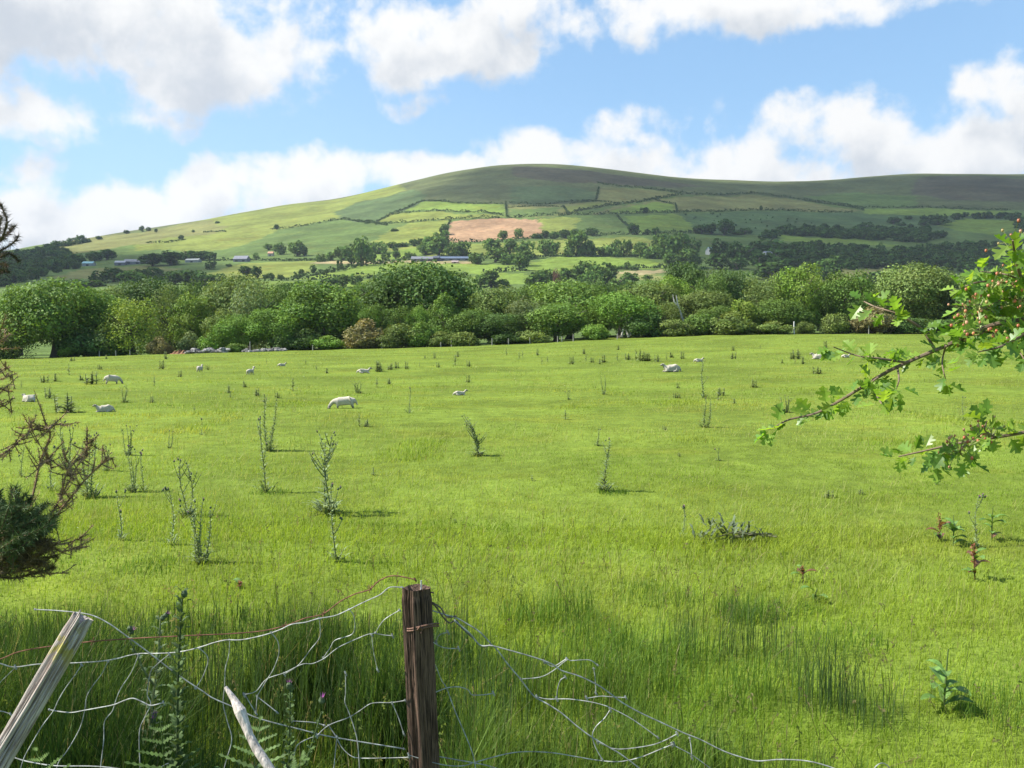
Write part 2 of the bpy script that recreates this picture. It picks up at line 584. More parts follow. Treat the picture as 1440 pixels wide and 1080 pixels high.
# ------------------------------------------------------------------ trees
M_LEAF = leaf_mat('tree_leaves', .25, .12, .6, objcol=True, var=.22, scale=.9)
M_FAR = leaf_mat('far_leaves', .22, .0, .8, objcol=True, var=.18, scale=.12)
M_BARK = plain_mat('bark', .9, .35, 3.0, .1, .5, stretch=(1, 1, .3))
C_MID, C_LIME, C_DARK, C_OLV, C_GREY = (.115, .190, .036), (.155, .240, .036), (.076, .132, .032), (.140, .190, .046), (.145, .195, .070)
C_PALE, C_BRN, C_YEL, C_COP, C_FRESH = (.155, .215, .056), (.190, .172, .072), (.180, .250, .040), (.105, .062, .055), (.135, .232, .038)


def crown(b, rng, shape, nl, nleaf, s, mi=0, base=(0, 0, 0), size=(1, 1), col=(1, 1, 1)):
    """leaf clumps gathered in lobes through the crown's volume (unit width and height, then sized)"""
    Q, CC = [], []
    gap = rng.normal(size=3)
    for k in range(nl):
        while True:
            p = rng.uniform(-1, 1, 3)
            if .16 < np.dot(p, p) < 1: break
        p = p / np.linalg.norm(p) * rng.uniform(.45, .92)
        if shape == 'broad':
            c = np.array((p[0] * .42, p[1] * .42, .54 + p[2] * .38)); lr = rng.uniform(.12, .23)
        elif shape == 'tall':
            c = np.array((p[0] * .40, p[1] * .40, .48 + p[2] * .44)); lr = rng.uniform(.11, .20)
        elif shape == 'cone':
            z = rng.uniform(.1, .97); rr = .44 * (1 - z) ** .7 * rng.uniform(.3, 1); a = rng.uniform(0, 6.28)
            c = np.array((rr * math.cos(a), rr * math.sin(a), z)); lr = .06 + .17 * (1 - z) ** .6
        elif shape == 'feather':
            a = rng.uniform(0, 6.28); z = rng.uniform(.12, .9); rr = .36 * math.sqrt(rng.uniform(0, 1)) * (1.15 - .5 * z)
            c = np.array((rr * math.cos(a), rr * math.sin(a), z)); lr = rng.uniform(.09, .16)
        else:  # shrub
            c = np.array((p[0] * .42, p[1] * .42, .12 + abs(p[2]) * .66)); lr = rng.uniform(.14, .25)
        outw = c - np.array((0, 0, .45)); outw /= np.linalg.norm(outw) + 1e-9
        n = int(nleaf * (lr / .17) ** 2)
        d = rng.normal(size=(n, 3)); d /= np.linalg.norm(d, axis=1)[:, None]
        d = d[(d @ outw) > rng.uniform(-.75, .15, n)]
        n = len(d)
        zs = 1.7 if shape == 'feather' else .85
        P = c + lr * d * rng.uniform(.62, 1.12, (n, 1)) * np.array((1, 1, zs))
        keep = P[:, 2] > .015
        P, d = P[keep], d[keep]; n = len(P)
        N = d + .35 * outw + rng.normal(scale=.8, size=(n, 3)) + np.array((0, 0, .1))
        N /= np.linalg.norm(N, axis=1)[:, None]
        T = np.cross(N, rng.normal(size=(n, 3))); T /= np.linalg.norm(T, axis=1)[:, None]
        B = np.cross(N, T)
        h = (s * rng.uniform(.55, 1.35, n))[:, None]
        q = np.stack([P - h * T - .7 * h * B, P + h * T - .6 * h * B, P + .8 * h * T + .7 * h * B, P - .7 * h * T + .8 * h * B], 1)
        Q.append(q)
        CC.append(np.repeat(np.clip(rng.uniform(.78, 1.25) * rng.uniform(.8, 1.2, (n, 1)) * np.array((1 + rng.uniform(-.06, .08), 1, 1)), 0, 2), 4, 0))
    Q = np.concatenate(Q); CC = np.concatenate(CC)
    V = Q.reshape(-1, 3) * np.array((size[0], size[0], size[1])) + np.array(base)
    b.add(V, np.arange(len(V)).reshape(-1, 4), CC * np.array(col), mi)


def trunk(b, rng, lean=.05, r=.035, top=.6, limbs=6, c=(.10, .085, .065), mi=0, fork=.22):
    z = np.linspace(-.03, top, 8)
    x = lean * np.sin(z * 4 + rng.uniform(0, 6)); y = lean * np.cos(z * 3 + rng.uniform(0, 6))
    x -= x[1]; y -= y[1]
    b.tube(np.stack([x, y, z], 1), r * (1.35 - 1.0 * (z + .03) / (top + .03)) * np.array([1.5, 1.1, 1, 1, 1, 1, 1, .8]), 7, c, mi)
    for k in range(limbs):
        z0 = rng.uniform(fork, top * .85); i = int(np.searchsorted(z, z0)); a = k * 2.4 + rng.uniform(-.5, .5)
        L = rng.uniform(.22, .40)
        t = np.linspace(0, 1, 5)
        b.tube(np.stack([x[i] + L * t * math.cos(a), y[i] + L * t * math.sin(a), z0 + L * .9 * t ** .8], 1), r * .5 * (1 - .75 * t), 5, c, mi)


PROTO = {}


def proto(shape, seed, nl, nleaf, s):
    rng = np.random.default_rng(seed)
    b = MB(); crown(b, rng, shape, nl, nleaf, s)
    t = MB(); trunk(t, rng, top=.35 if shape == 'shrub' else .62, r=.03 if shape != 'shrub' else .02, fork=.06 if shape == 'shrub' else .2)
    PROTO.setdefault(shape, []).append((b.mesh(shape + '_crown', M_LEAF), t.mesh(shape + '_trunk', M_BARK)))


for sd in (11, 12, 13): proto('broad', sd, 48, 420, .0115)
for sd in (21, 22, 23): proto('tall', sd, 46, 400, .0115)
proto('cone', 31, 56, 330, .012)
for sd in (41, 42): proto('feather', sd, 80, 260, .0115)
for sd in (51, 52, 53): proto('shrub', sd, 34, 210, .022)

_rt = random.Random(5)


def belt_tree(px, top, wpx, Y, shape, col, label, name=None, cat=None, group='trees in the belt beyond the field'):
    wpx *= 1.06 if shape != 'shrub' else 1.05
    top -= 8 if shape != 'shrub' else _rt.uniform(2, 18)
    x = (px - CX) / F_PX * Y
    base = on(x, Y)
    h = pt(px, top, Y).z - base.z
    wd = wpx / F_PX * Y
    me = PROTO[shape][_rt.randrange(len(PROTO[shape]))]
    sh = shape == 'shrub'
    t = thing(name or ('shrub' if sh else 'tree'), label, cat or ('shrub' if sh else 'tree'), base, _rt.uniform(0, 6.28), group if not sh else 'shrubs along the field edge', (wd, wd, h))
    c = part('crown', me[0], t)
    k = _rt.uniform(.80, 1.14)
    k *= 1.08
    c.color = (col[0] * k, col[1] * k, col[2] * k, 1)
    part('stem' if sh else 'trunk', me[1], t)
    return t


ORD = ['leftmost', 'second from the left', 'third from the left', 'fourth from the left', 'fifth from the left', 'sixth from the left',
       'seventh from the left', 'eighth from the left', 'ninth from the left', 'tenth from the left', 'eleventh from the left',
       'twelfth from the left', 'thirteenth from the left', 'fourteenth from the left', 'fifteenth from the left', 'last on the right']
BELT = [
    # left third
    (-60, 398, 120, 146, 'broad', C_MID, 'mid green tree cut by the left edge of the photo at the field corner'),
    (8, 418, 66, 160, 'tall', C_FRESH, 'fresh green tree behind the gorse at the far left field corner'),
    (18, 452, 60, 144, 'feather', C_OLV, 'low yellowish olive tree beside the big dark tree at the far left'),
    (78, 396, 135, 147, 'broad', C_MID, 'big dark green tree with black gaps and bare trunks showing at its foot, far left'),
    (140, 412, 92, 152, 'broad', C_MID, 'grey-green rounded tree just right of the big dark tree with bare trunks'),
    (158, 402, 84, 200, 'tall', C_PALE, 'pale olive crown showing above the grey-green rounded tree on the left'),
    (212, 394, 92, 205, 'broad', C_DARK, 'dark green crown highest behind the yellow-green willow on the left'),
    (188, 431, 96, 146, 'feather', C_YEL, 'yellow-green willow drooping to the ground left of the orange soil'),
    (240, 414, 66, 158, 'feather', C_PALE, 'pale feathery tree right of the yellow-green willow'),
    (272, 418, 74, 155, 'tall', C_LIME, 'bright lime tree above the rubble wall on the left'),
    (275, 400, 70, 215, 'broad', C_MID, 'green crown behind the bright lime tree above the rubble wall'),
    (335, 390, 100, 176, 'broad', C_PALE, 'broad pale green tree rising behind the greyish willow'),
    (352, 406, 78, 156, 'feather', C_GREY, 'tall greyish olive willow behind the rubble wall'),
    (312, 440, 60, 149, 'tall', C_OLV, 'slim olive tree left of the lime bushes behind the rubble wall'),
    (335, 448, 60, 147, 'broad', C_FRESH, 'small bright green tree left of two alike above the rubble wall'),
    (384, 440, 86, 147, 'broad', C_FRESH, 'small bright green tree with wide crown above the right end of the rubble wall'),
    (398, 403, 76, 172, 'broad', C_MID, 'mid green rounded tree behind the bright wide crown at the rubble wall end'),
    (455, 400, 128, 152, 'broad', C_MID, 'large full mid green tree left of the big dark oak'),
    (425, 428, 70, 160, 'tall', C_MID, 'dull green tree at the left shoulder of the large full mid green tree'),
    # middle third
    (595, 371, 150, 165, 'broad', C_DARK, 'big dark oak towering highest in the middle of the belt'),
    (540, 392, 86, 172, 'broad', C_DARK, 'dark tree forming the left shoulder of the big dark oak'),
    (520, 428, 52, 148, 'tall', C_FRESH, 'small bright tree under the left end of the dark oak'),
    (556, 434, 56, 149, 'tall', C_MID, 'small mid green tree under the middle of the dark oak'),
    (590, 432, 44, 149, 'tall', C_FRESH, 'narrow bright tree directly under the dark oak'),
    (624, 422, 66, 148, 'cone', C_MID, 'pointed cone shaped green tree in front of the dark oak'),
    (662, 440, 76, 147, 'broad', C_MID, 'low green tree to the right of the pointed tree'),
    (704, 403, 100, 158, 'tall', C_PALE, 'pale olive tree to the right of the dark oak'),
    (742, 424, 76, 150, 'tall', C_GREY, 'grey-green tree with a pale bare stem right of the pale olive tree'),
    (700, 446, 84, 147, 'broad', C_DARK, 'dark low tree under the pale olive tree'),
    (802, 396, 124, 160, 'broad', C_MID, 'broad green tree below the copper beech'),
    (782, 432, 100, 148, 'broad', C_MID, 'green tree at the fence in front of the broad tree below the copper beech'),
    (872, 416, 100, 148, 'broad', C_FRESH, 'fresh green tree with a leaning pale trunk at its foot'),
    (908, 403, 96, 162, 'broad', C_OLV, 'olive brown tree behind the fresh tree with the leaning pale trunk'),
    (840, 420, 76, 166, 'tall', C_MID, 'mid green tree left of the fresh tree with the leaning pale trunk'),
    (948, 393, 56, 172, 'broad', C_LIME, 'round lime green crown in front of the dark trees right of centre'),
    (940, 436, 64, 148, 'feather', C_OLV, 'brownish olive tree beneath the round lime crown'),
    # right third
    (965, 372, 84, 230, 'broad', C_DARK, 'dark spreading tree behind the round lime crown'),
    (1024, 378, 78, 225, 'broad', C_DARK, 'dark rounded tree left of the tall pointed bright tree'),
    (990, 414, 90, 158, 'broad', C_OLV, 'wide light olive tree right of the round lime crown'),
    (1010, 434, 70, 150, 'tall', C_MID, 'mid green tree in front of the wide light olive tree'),
    (1124, 371, 84, 152, 'tall', C_LIME, 'tall bright tree with a pointed top, highest right of centre'),
    (1076, 400, 80, 153, 'feather', C_PALE, 'pale ragged tree joined to the left of the tall bright pointed tree'),
    (1098, 424, 84, 148, 'broad', C_MID, 'dense green tree at the foot of the tall bright pointed tree'),
    (1192, 379, 78, 153, 'tall', C_MID, 'green tree with a narrow raised top right of the tall pointed tree'),
    (1160, 414, 60, 158, 'broad', C_DARK, 'dark gap filling tree between the two tall trees right of centre'),
    (1236, 416, 70, 158, 'feather', C_PALE, 'pale low tree behind the lone leaf tuft of the hawthorn'),
    (1285, 374, 112, 156, 'broad', C_PALE, 'wide pale green tree behind the hawthorn twigs'),
    (1345, 392, 84, 190, 'broad', C_MID, 'dark green tree behind the thick part of the hawthorn'),
    (1355, 404, 84, 152, 'tall', C_GREY, 'grey-green tree half hidden behind the hawthorn leaves'),
    (1420, 384, 110, 156, 'broad', C_PALE, 'pale tree at the right edge behind the hawthorn'),
    (1500, 390, 120, 150, 'broad', C_MID, 'mid green tree cut by the right edge behind the hawthorn'),
]
for tr in BELT:
    belt_tree(*tr)
SHRUBS = [
    (100, 486, 34, 143, C_LIME, 'little lime bush glowing under the big tree with bare trunks'),
    (8, 490, 40, 144, C_DARK, 'dark low bush at the far left field corner'),
    (152, 468, 60, 144, C_DARK, 'dark brownish bush left of the yellow-green willow'),
    (226, 482, 36, 143, C_BRN, 'brown gorse bush left of the orange soil'),
    (118, 462, 70, 146, C_DARK, 'deep green bush between the big dark tree and the brownish bush'),
    (270, 466, 36, 148, C_GREY, 'grey thin bush standing behind the orange soil'),
    (333, 480, 30, 142, C_MID, 'small green bush breaking the rubble wall'),
    (462, 474, 50, 144, C_FRESH, 'bright bush at the foot of the large mid green tree'),
    (430, 470, 50, 145, C_DARK, 'dark bush at the right end of the rubble wall'),
    (515, 456, 64, 144, C_BRN, 'largest rusty brown gorse bush, below the left end of the dark oak'),
    (565, 458, 64, 145, C_OLV, 'olive bush right of the largest brown gorse bush'),
    (545, 474, 44, 143, C_OLV, 'dull olive gorse in front of the olive and the brown bush'),
    (593, 460, 44, 144, C_FRESH, 'bright green bush left of the pointed tree, at the fence'),
    (618, 474, 40, 143, C_OLV, 'small olive bush by the fence under the pointed tree'),
    (652, 470, 50, 143, C_OLV, 'dull patchy gorse below the pale olive tree'),
    (745, 468, 50, 144, C_OLV, 'olive bush behind the fence posts near the middle'),
    (712, 468, 56, 144, C_DARK, 'dark bush behind the fence posts near the middle'),
    (835, 452, 40, 144, C_FRESH, 'fresh green bush left of the leaning pale trunk'),
    (905, 450, 60, 144, C_DARK, 'dark bush right of the leaning pale trunk'),
    (948, 448, 54, 143, C_OLV, 'olive gorse under the round lime crown'),
    (1030, 440, 66, 143, C_OLV, 'brownish domed gorse left of the tall bright pointed tree'),
    (1045, 424, 44, 147, C_YEL, 'yellow-green bush above the domed gorse'),
    (1084, 455, 56, 142, C_OLV, 'low domed gorse at the foot of the tall bright pointed tree'),
    (1130, 458, 26, 142, C_OLV, 'small round bush right of the white post'),
    (1175, 446, 40, 144, C_OLV, 'narrow olive bush under the tree with the raised top'),
    (1224, 440, 62, 143, C_BRN, 'tan gorse bush seen under the hawthorn tip'),
    (1270, 444, 60, 144, C_DARK, 'dark bush behind the middle of the hawthorn spray'),
    (1330, 446, 90, 145, C_DARK, 'black-green bush behind the dense hawthorn leaves'),
    (1410, 446, 80, 145, C_MID, 'green bush at the right edge behind the hawthorn'),
    (985, 452, 50, 145, C_MID, 'green bush left of the brownish domed gorse'),
    (400, 476, 40, 145, C_DARK, 'dark bush just behind the right half of the rubble wall'),
    (300, 474, 40, 147, C_FRESH, 'fresh green bush just behind the left half of the rubble wall'),
]
for (px, top, wpx, Y, c, lb) in SHRUBS:
    belt_tree(px, top, wpx, Y, 'shrub', c, lb)
BACK = [
    ('green crown filling in behind the belt left of the dark oak', [(30, 405, 60, 190), (110, 404, 60, 210), (178, 402, 60, 230), (245, 404, 60, 220), (300, 406, 60, 230), (360, 408, 60, 200), (425, 408, 60, 210), (480, 405, 66, 200), (505, 402, 50, 230)]),
    ('green crown filling in behind the middle of the belt', [(655, 414, 60, 200), (690, 412, 60, 220), (745, 404, 60, 230), (780, 402, 56, 260), (838, 396, 60, 250), (880, 398, 60, 250), (920, 398, 56, 230)]),
    ('green crown filling in behind the right of the belt', [(1000, 392, 60, 220), (1060, 396, 60, 230), (1150, 398, 60, 230), (1170, 402, 60, 200), (1235, 400, 70, 230), (1320, 388, 70, 220), (1380, 384, 80, 210), (1460, 384, 80, 210)]),
]
for base, lst in BACK:
    for k, (px, top, wpx, Y) in enumerate(lst):
        belt_tree(px, top, wpx, Y, ('broad', 'tall')[k % 2], (C_MID, C_DARK, C_MID)[k % 3], base + ', ' + (ORD[k] if k < len(lst) - 1 else 'last on the right'))
# bare pale trunks
b = MB()
b.tube([pt(874, 474, 143.5), pt(877, 462, 143.5), pt(881, 454, 143.8), pt(879, 446, 144.2)], [.20, .16, .15, .1], 7, (.42, .38, .32))
b.tube([pt(884, 474, 143.2), pt(880, 462, 143.5)], [.2, .16], 6, (.42, .38, .32))
b.tube([pt(887, 472, 143.2), pt(884, 458, 143.6), pt(888, 446, 144)], [.16, .13, .08], 6, (.42, .38, .32))
tag(b.build('dead_trunk', M_BARK), 'pale bare forked trunk at the foot of the fresh green tree', 'tree trunk')
b = MB()
b.tube([pt(962, 455, 147), pt(957, 440, 147), pt(953, 428, 147), pt(951, 415, 147)], [.19, .16, .13, .07], 7, (.46, .43, .38))
b.tube([pt(955, 434, 147), pt(948, 424, 147), pt(946, 414, 147)], [.14, .1, .05], 6, (.46, .43, .38))
tag(b.build('dead_trunk', M_BARK), 'whitish broken trunk standing under the round lime crown', 'tree trunk')

# ------------------------------------------------------------------ trees on the hill
FARM = []
for sd in range(6):
    rng = np.random.default_rng(100 + sd)
    b = MB()
    trunk(b, rng, r=.05, top=.5, limbs=3, mi=1)
    crown(b, rng, ('broad', 'tall', 'broad', 'shrub', 'tall', 'broad')[sd], 26, 34, .05)
    FARM.append(b.mesh('hill_tree_' + 'abcdef'[sd], [M_FAR, M_BARK]))
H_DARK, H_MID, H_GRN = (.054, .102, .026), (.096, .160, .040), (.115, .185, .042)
HILL = [
    ('dark tree in the valley hedge row below the left barns', H_DARK, [(345, 388, 13, 15), (362, 392, 17, 11), (378, 391, 12, 11), (395, 392, 10, 8), (418, 391, 8, 6), (424, 388, 9, 6), (440, 384, 12, 8), (478, 379, 14, 8)]),
    ('dark tree by the left farm buildings', H_DARK, [(215, 374, 16, 26), (240, 373, 18, 30), (262, 365, 20, 16), (274, 366, 13, 18), (284, 366, 12, 18), (295, 366, 11, 16), (296, 379, 13, 12), (322, 375, 4, 7)]),
    ('tree standing on the open left slope under the long yellow field', H_MID, [(378, 352, 9, 9), (389, 352, 9, 7), (394, 358, 16, 14), (360, 364, 9, 6), (418, 360, 20, 20), (428, 360, 12, 10)]),
    ('little bush dotted along the left skyline', H_DARK, [(178, 329, 5, 7), (200, 326, 8, 6), (209, 325, 6, 5), (220, 327, 5, 4), (255, 337, 6, 6), (272, 327, 4, 4), (306, 314, 5, 5), (389, 323, 7, 6)]),
    ('tree on the crest at the left end of the hill', H_DARK, [(66, 352, 9, 12), (80, 348, 10, 12), (92, 346, 12, 14), (103, 344, 10, 14), (113, 342, 11, 10), (122, 341, 9, 9), (138, 337, 5, 8)]),
    ('tree in the clump left of the blue roofed shed', H_MID, [(452, 368, 18, 11), (466, 366, 12, 12), (482, 366, 18, 20), (494, 372, 26, 18), (508, 374, 38, 22), (525, 371, 14, 10), (532, 357, 18, 18), (542, 367, 14, 12), (556, 364, 11, 10), (574, 363, 9, 8), (580, 362, 10, 9)]),
    ('bush in the hedge row left of the brown field', H_DARK, [(552, 349, 9, 12), (566, 347, 9, 12), (582, 346, 9, 10), (592, 345, 9, 10), (517, 314, 5, 6), (555, 325, 6, 8), (556, 353, 5, 7)]),
    ('tree at the lower left corner of the brown field', H_MID, [(606, 354, 20, 22), (617, 361, 26, 24), (625, 330, 14, 10), (622, 345, 20, 18), (634, 361, 20, 16), (652, 361, 22, 22), (600, 358, 14, 18)]),
    ('round tree close under the brown ploughed field', H_GRN, [(687, 342, 7, 12), (708, 337, 12, 12), (729, 335, 13, 9)]),
    ('tree in the line right of the brown field', H_DARK, [(755, 335, 11, 11), (767, 335, 10, 10), (780, 336, 11, 12), (796, 335, 11, 15), (808, 333, 10, 10), (830, 331, 11, 18)]),
    ('tree in the grove below the brown field', H_MID, [(672, 371, 16, 22), (694, 358, 22, 17), (696, 369, 20, 24), (716, 358, 22, 16), (723, 370, 20, 28), (741, 364, 26, 24), (738, 374, 20, 20), (730, 380, 22, 18), (714, 372, 16, 18)]),
    ('tree in the row above the middle green field', H_MID, [(766, 360, 22, 18), (778, 360, 22, 14), (800, 361, 14, 14), (812, 360, 34, 22), (824, 360, 36, 20), (842, 360, 12, 12), (860, 360, 26, 22), (870, 360, 24, 18), (882, 358, 20, 10), (889, 360, 10, 9)]),
    ('tree in the clump right of the middle green field', H_MID, [(903, 362, 20, 18), (916, 363, 28, 24), (930, 358, 28, 20), (940, 369, 34, 30), (957, 362, 32, 24), (977, 361, 26, 13), (946, 377, 20, 24), (964, 377, 26, 24), (979, 376, 15, 14)]),
    ('dark tree in the hedge above the middle green field', H_DARK, [(890, 330, 15, 14), (910, 330, 8, 8), (922, 332, 12, 11), (905, 299, 7, 10), (987, 329, 12, 18), (1000, 329, 14, 16), (1018, 331, 22, 20), (1036, 329, 8, 14), (1047, 329, 9, 16), (1070, 296, 7, 4)]),
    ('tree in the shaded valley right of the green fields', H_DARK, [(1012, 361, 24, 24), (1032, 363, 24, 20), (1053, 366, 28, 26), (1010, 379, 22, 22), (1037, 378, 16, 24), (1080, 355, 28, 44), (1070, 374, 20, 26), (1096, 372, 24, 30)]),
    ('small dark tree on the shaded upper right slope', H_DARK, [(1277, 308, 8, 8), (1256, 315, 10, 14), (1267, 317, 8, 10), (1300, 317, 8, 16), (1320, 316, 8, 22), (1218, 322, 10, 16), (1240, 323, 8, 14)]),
    ('dark tree in the dull fields at the far lower left', H_DARK, [(105, 373, 16, 22), (135, 367, 14, 18), (150, 365, 14, 18), (140, 398, 16, 24), (160, 396, 18, 26), (178, 398, 16, 24), (216, 389, 14, 18), (230, 393, 14, 18)]),
    ('tree in the valley just beyond the belt, left of the oak', H_MID, [(302, 400, 14, 18), (326, 402, 16, 20), (348, 404, 14, 20), (402, 406, 14, 18), (440, 404, 12, 16), (482, 404, 16, 20), (500, 400, 14, 18)]),
    ('small tree on the track below the middle green field', H_MID, [(873, 379, 6, 9), (882, 379, 11, 9), (888, 380, 6, 8), (896, 380, 5, 8), (912, 395, 8, 12)]),
    ('dark tree behind the right part of the tree belt', H_DARK, [(1085, 395, 26, 44), (1165, 398, 34, 30), (1138, 392, 20, 22), (1255, 398, 22, 12), (1225, 400, 30, 40)]),
    ('dark tree peeping over the left part of the tree belt', H_DARK, [(90, 402, 14, 30), (120, 403, 16, 40), (185, 402, 22, 30), (200, 396, 18, 26), (246, 400, 18, 26), (270, 401, 20, 26), (285, 404, 18, 24), (310, 396, 12, 12), (420, 410, 14, 14), (460, 405, 14, 20)]),
    ('rounded tree just beyond the belt right of the dark oak', H_MID, [(676, 403, 16, 16), (690, 404, 22, 24), (704, 402, 16, 18), (756, 406, 22, 24), (768, 404, 24, 20), (800, 402, 24, 22), (824, 398, 32, 28), (832, 408, 30, 26), (852, 402, 30, 26), (872, 406, 24, 24), (888, 404, 20, 20)]),
]
for base, c, lst in HILL:
    lst = sorted(lst)
    for k, (px, by, hp, wp) in enumerate(lst):
        p = at(px, by, True)
        s = p.y / F_PX
        o = bpy.data.objects.new('hill_tree', FARM[_rt.randrange(6)])
        COL.objects.link(o)
        p.z -= .12 * hp * s
        o.location = p
        o.rotation_euler = (0, 0, _rt.uniform(0, 6.28))
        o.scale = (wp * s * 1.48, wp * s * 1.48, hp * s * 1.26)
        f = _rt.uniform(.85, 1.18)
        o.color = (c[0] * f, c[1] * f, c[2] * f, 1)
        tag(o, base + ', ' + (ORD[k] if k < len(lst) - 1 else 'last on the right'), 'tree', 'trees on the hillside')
cb = belt_tree(783, 384, 22, 420, 'tall', C_COP, 'purple-brown copper beech among the green trees below the middle field', group='trees in the belt beyond the field')

# woods that read as one mass
def wood(name, label, polyg, n, col, seed, hm=(9, 15)):
    rng = np.random.default_rng(seed)
    P = np.array(polyg, float)
    b = MB()
    k = 0
    while k < n:
        q = rng.uniform(P.min(0), P.max(0))
        if not inside(P, q[:1], q[1:])[0]: continue
        k += 1
        g_ = at(q[0], q[1], True)
        h = rng.uniform(*hm)
        wd = h * rng.uniform(.9, 1.5)
        f = rng.uniform(.75, 1.25)
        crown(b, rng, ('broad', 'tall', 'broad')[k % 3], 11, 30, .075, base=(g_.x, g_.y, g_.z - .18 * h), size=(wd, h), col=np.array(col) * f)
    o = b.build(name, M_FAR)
    return tag(o, label, 'wood', kind='stuff')


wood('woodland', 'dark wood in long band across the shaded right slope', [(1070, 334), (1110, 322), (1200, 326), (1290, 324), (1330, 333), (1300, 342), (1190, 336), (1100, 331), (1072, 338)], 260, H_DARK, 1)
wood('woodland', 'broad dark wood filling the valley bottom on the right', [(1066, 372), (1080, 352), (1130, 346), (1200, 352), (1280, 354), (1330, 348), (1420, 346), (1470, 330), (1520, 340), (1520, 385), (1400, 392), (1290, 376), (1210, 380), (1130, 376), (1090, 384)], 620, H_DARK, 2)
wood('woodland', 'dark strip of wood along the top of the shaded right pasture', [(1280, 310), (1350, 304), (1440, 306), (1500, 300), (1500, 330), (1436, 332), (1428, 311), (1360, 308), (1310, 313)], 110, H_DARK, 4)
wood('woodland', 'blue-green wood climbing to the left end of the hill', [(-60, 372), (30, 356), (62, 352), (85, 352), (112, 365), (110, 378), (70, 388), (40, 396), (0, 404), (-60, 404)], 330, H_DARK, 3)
wood('scrub', 'patch of dark scrub and bramble above the right woods', [(955, 303), (1010, 300), (1090, 304), (1150, 312), (1100, 326), (1060, 322), (1000, 318), (980, 322)], 40, (.055, .095, .045), 5, (2, 4))

# ------------------------------------------------------------------ hedges
HEDGES = [
    ('long hedge along the top of the brown field and the green fields to its right', [(528, 316), (575, 313), (632, 309), (708, 307), (730, 306), (840, 302), (950, 299), (1060, 296), (1200, 299)], 3.5),
    ('hedge between the bright upper field and the pale strip on the left of the hill', [(548, 302), (580, 299), (620, 297), (680, 299), (707, 303)], 3.0),
    ('short upright hedge at the right end of the bright upper field', [(711, 287), (713, 306)], 4.0),
    ('thin hedge along the top edge of the bright upper field', [(595, 283), (640, 286), (708, 287)], 2.5),
    ('dark bank along the moor edge on the right of the summit', [(840, 258), (875, 263), (940, 269), (980, 274), (1060, 272), (1120, 280), (1180, 287), (1215, 296)], 3.5),
    ('slanting hedge climbing right from the middle fields to the moor', [(785, 305), (830, 294), (870, 288), (920, 280), (960, 274)], 3.5),
    ('short hedge running down between two shaded green fields', [(868, 304), (876, 313), (886, 320), (890, 328)], 3.5),
    ('hedge along the bottom of the brown field and on to the right', [(628, 341), (690, 341), (752, 335), (800, 330), (850, 331), (890, 330), (950, 328), (985, 328)], 3.5),
    ('hedge down the left end of the brown field', [(633, 311), (627, 326), (625, 339)], 4.5),
    ('wavy hedge below the long yellow field on the left', [(380, 323), (440, 316), (478, 309), (520, 313), (545, 317)], 3.0),
    ('long dark hedge beside the valley lane on the left', [(370, 395), (420, 394), (480, 393), (535, 391)], 3.5),
    ('curving hedge climbing from the valley lane to the shed', [(412, 393), (450, 386), (500, 376), (530, 372), (570, 366), (600, 365)], 3.5),
    ('hedge along the top of the middle green field', [(752, 362), (800, 361), (860, 360), (905, 362)], 2.5),
    ('low hedge along the bottom of the middle green field', [(868, 378), (900, 377), (937, 377)], 2.5),
    ('hedge by the barns on the left slope', [(300, 367), (345, 366), (420, 367), (470, 367)], 2.5),
    ('thin hedge line on the far left slope', [(205, 342), (240, 341), (262, 337)], 2.5),
    ('stone bank low on the bare slope above the green middle fields', [(714, 292), (755, 290), (792, 291)], 1.5),
    ('bank in the rough fields under the moor', [(800, 287), (840, 283), (870, 286)], 2.0),
    ('hedge along the bottom of the pale field left of the brown field', [(520, 345), (550, 346), (600, 344)], 2.5),
    ('bushy bank rising left of the pale strip on the hill', [(500, 312), (528, 313), (548, 303), (575, 292), (597, 282)], 3.0),
    ('faint hedge running across the left slope from the little skyline bushes', [(286, 327), (318, 326)], 2.5),
    ('dull hedge under the track below the middle green field', [(676, 384), (700, 383), (740, 381)], 3.0),
    ('hedge slanting across the shaded fields under the moor on the right', [(1130, 282), (1200, 292), (1300, 292), (1420, 296)], 3.0),
    ('hedge between two olive fields high under the moor', [(792, 292), (800, 302)], 3.0),
    ('hedge along the upper edge of the shaded olive fields', [(716, 286), (760, 288), (838, 282), (842, 264)], 2.5),
    ('hedge dividing the bright and the olive field near the slanting hedge', [(918, 281), (950, 288), (952, 298)], 3.0),
    ('hedge under the green field below the shed', [(535, 392), (600, 390), (660, 387)], 2.5),
]
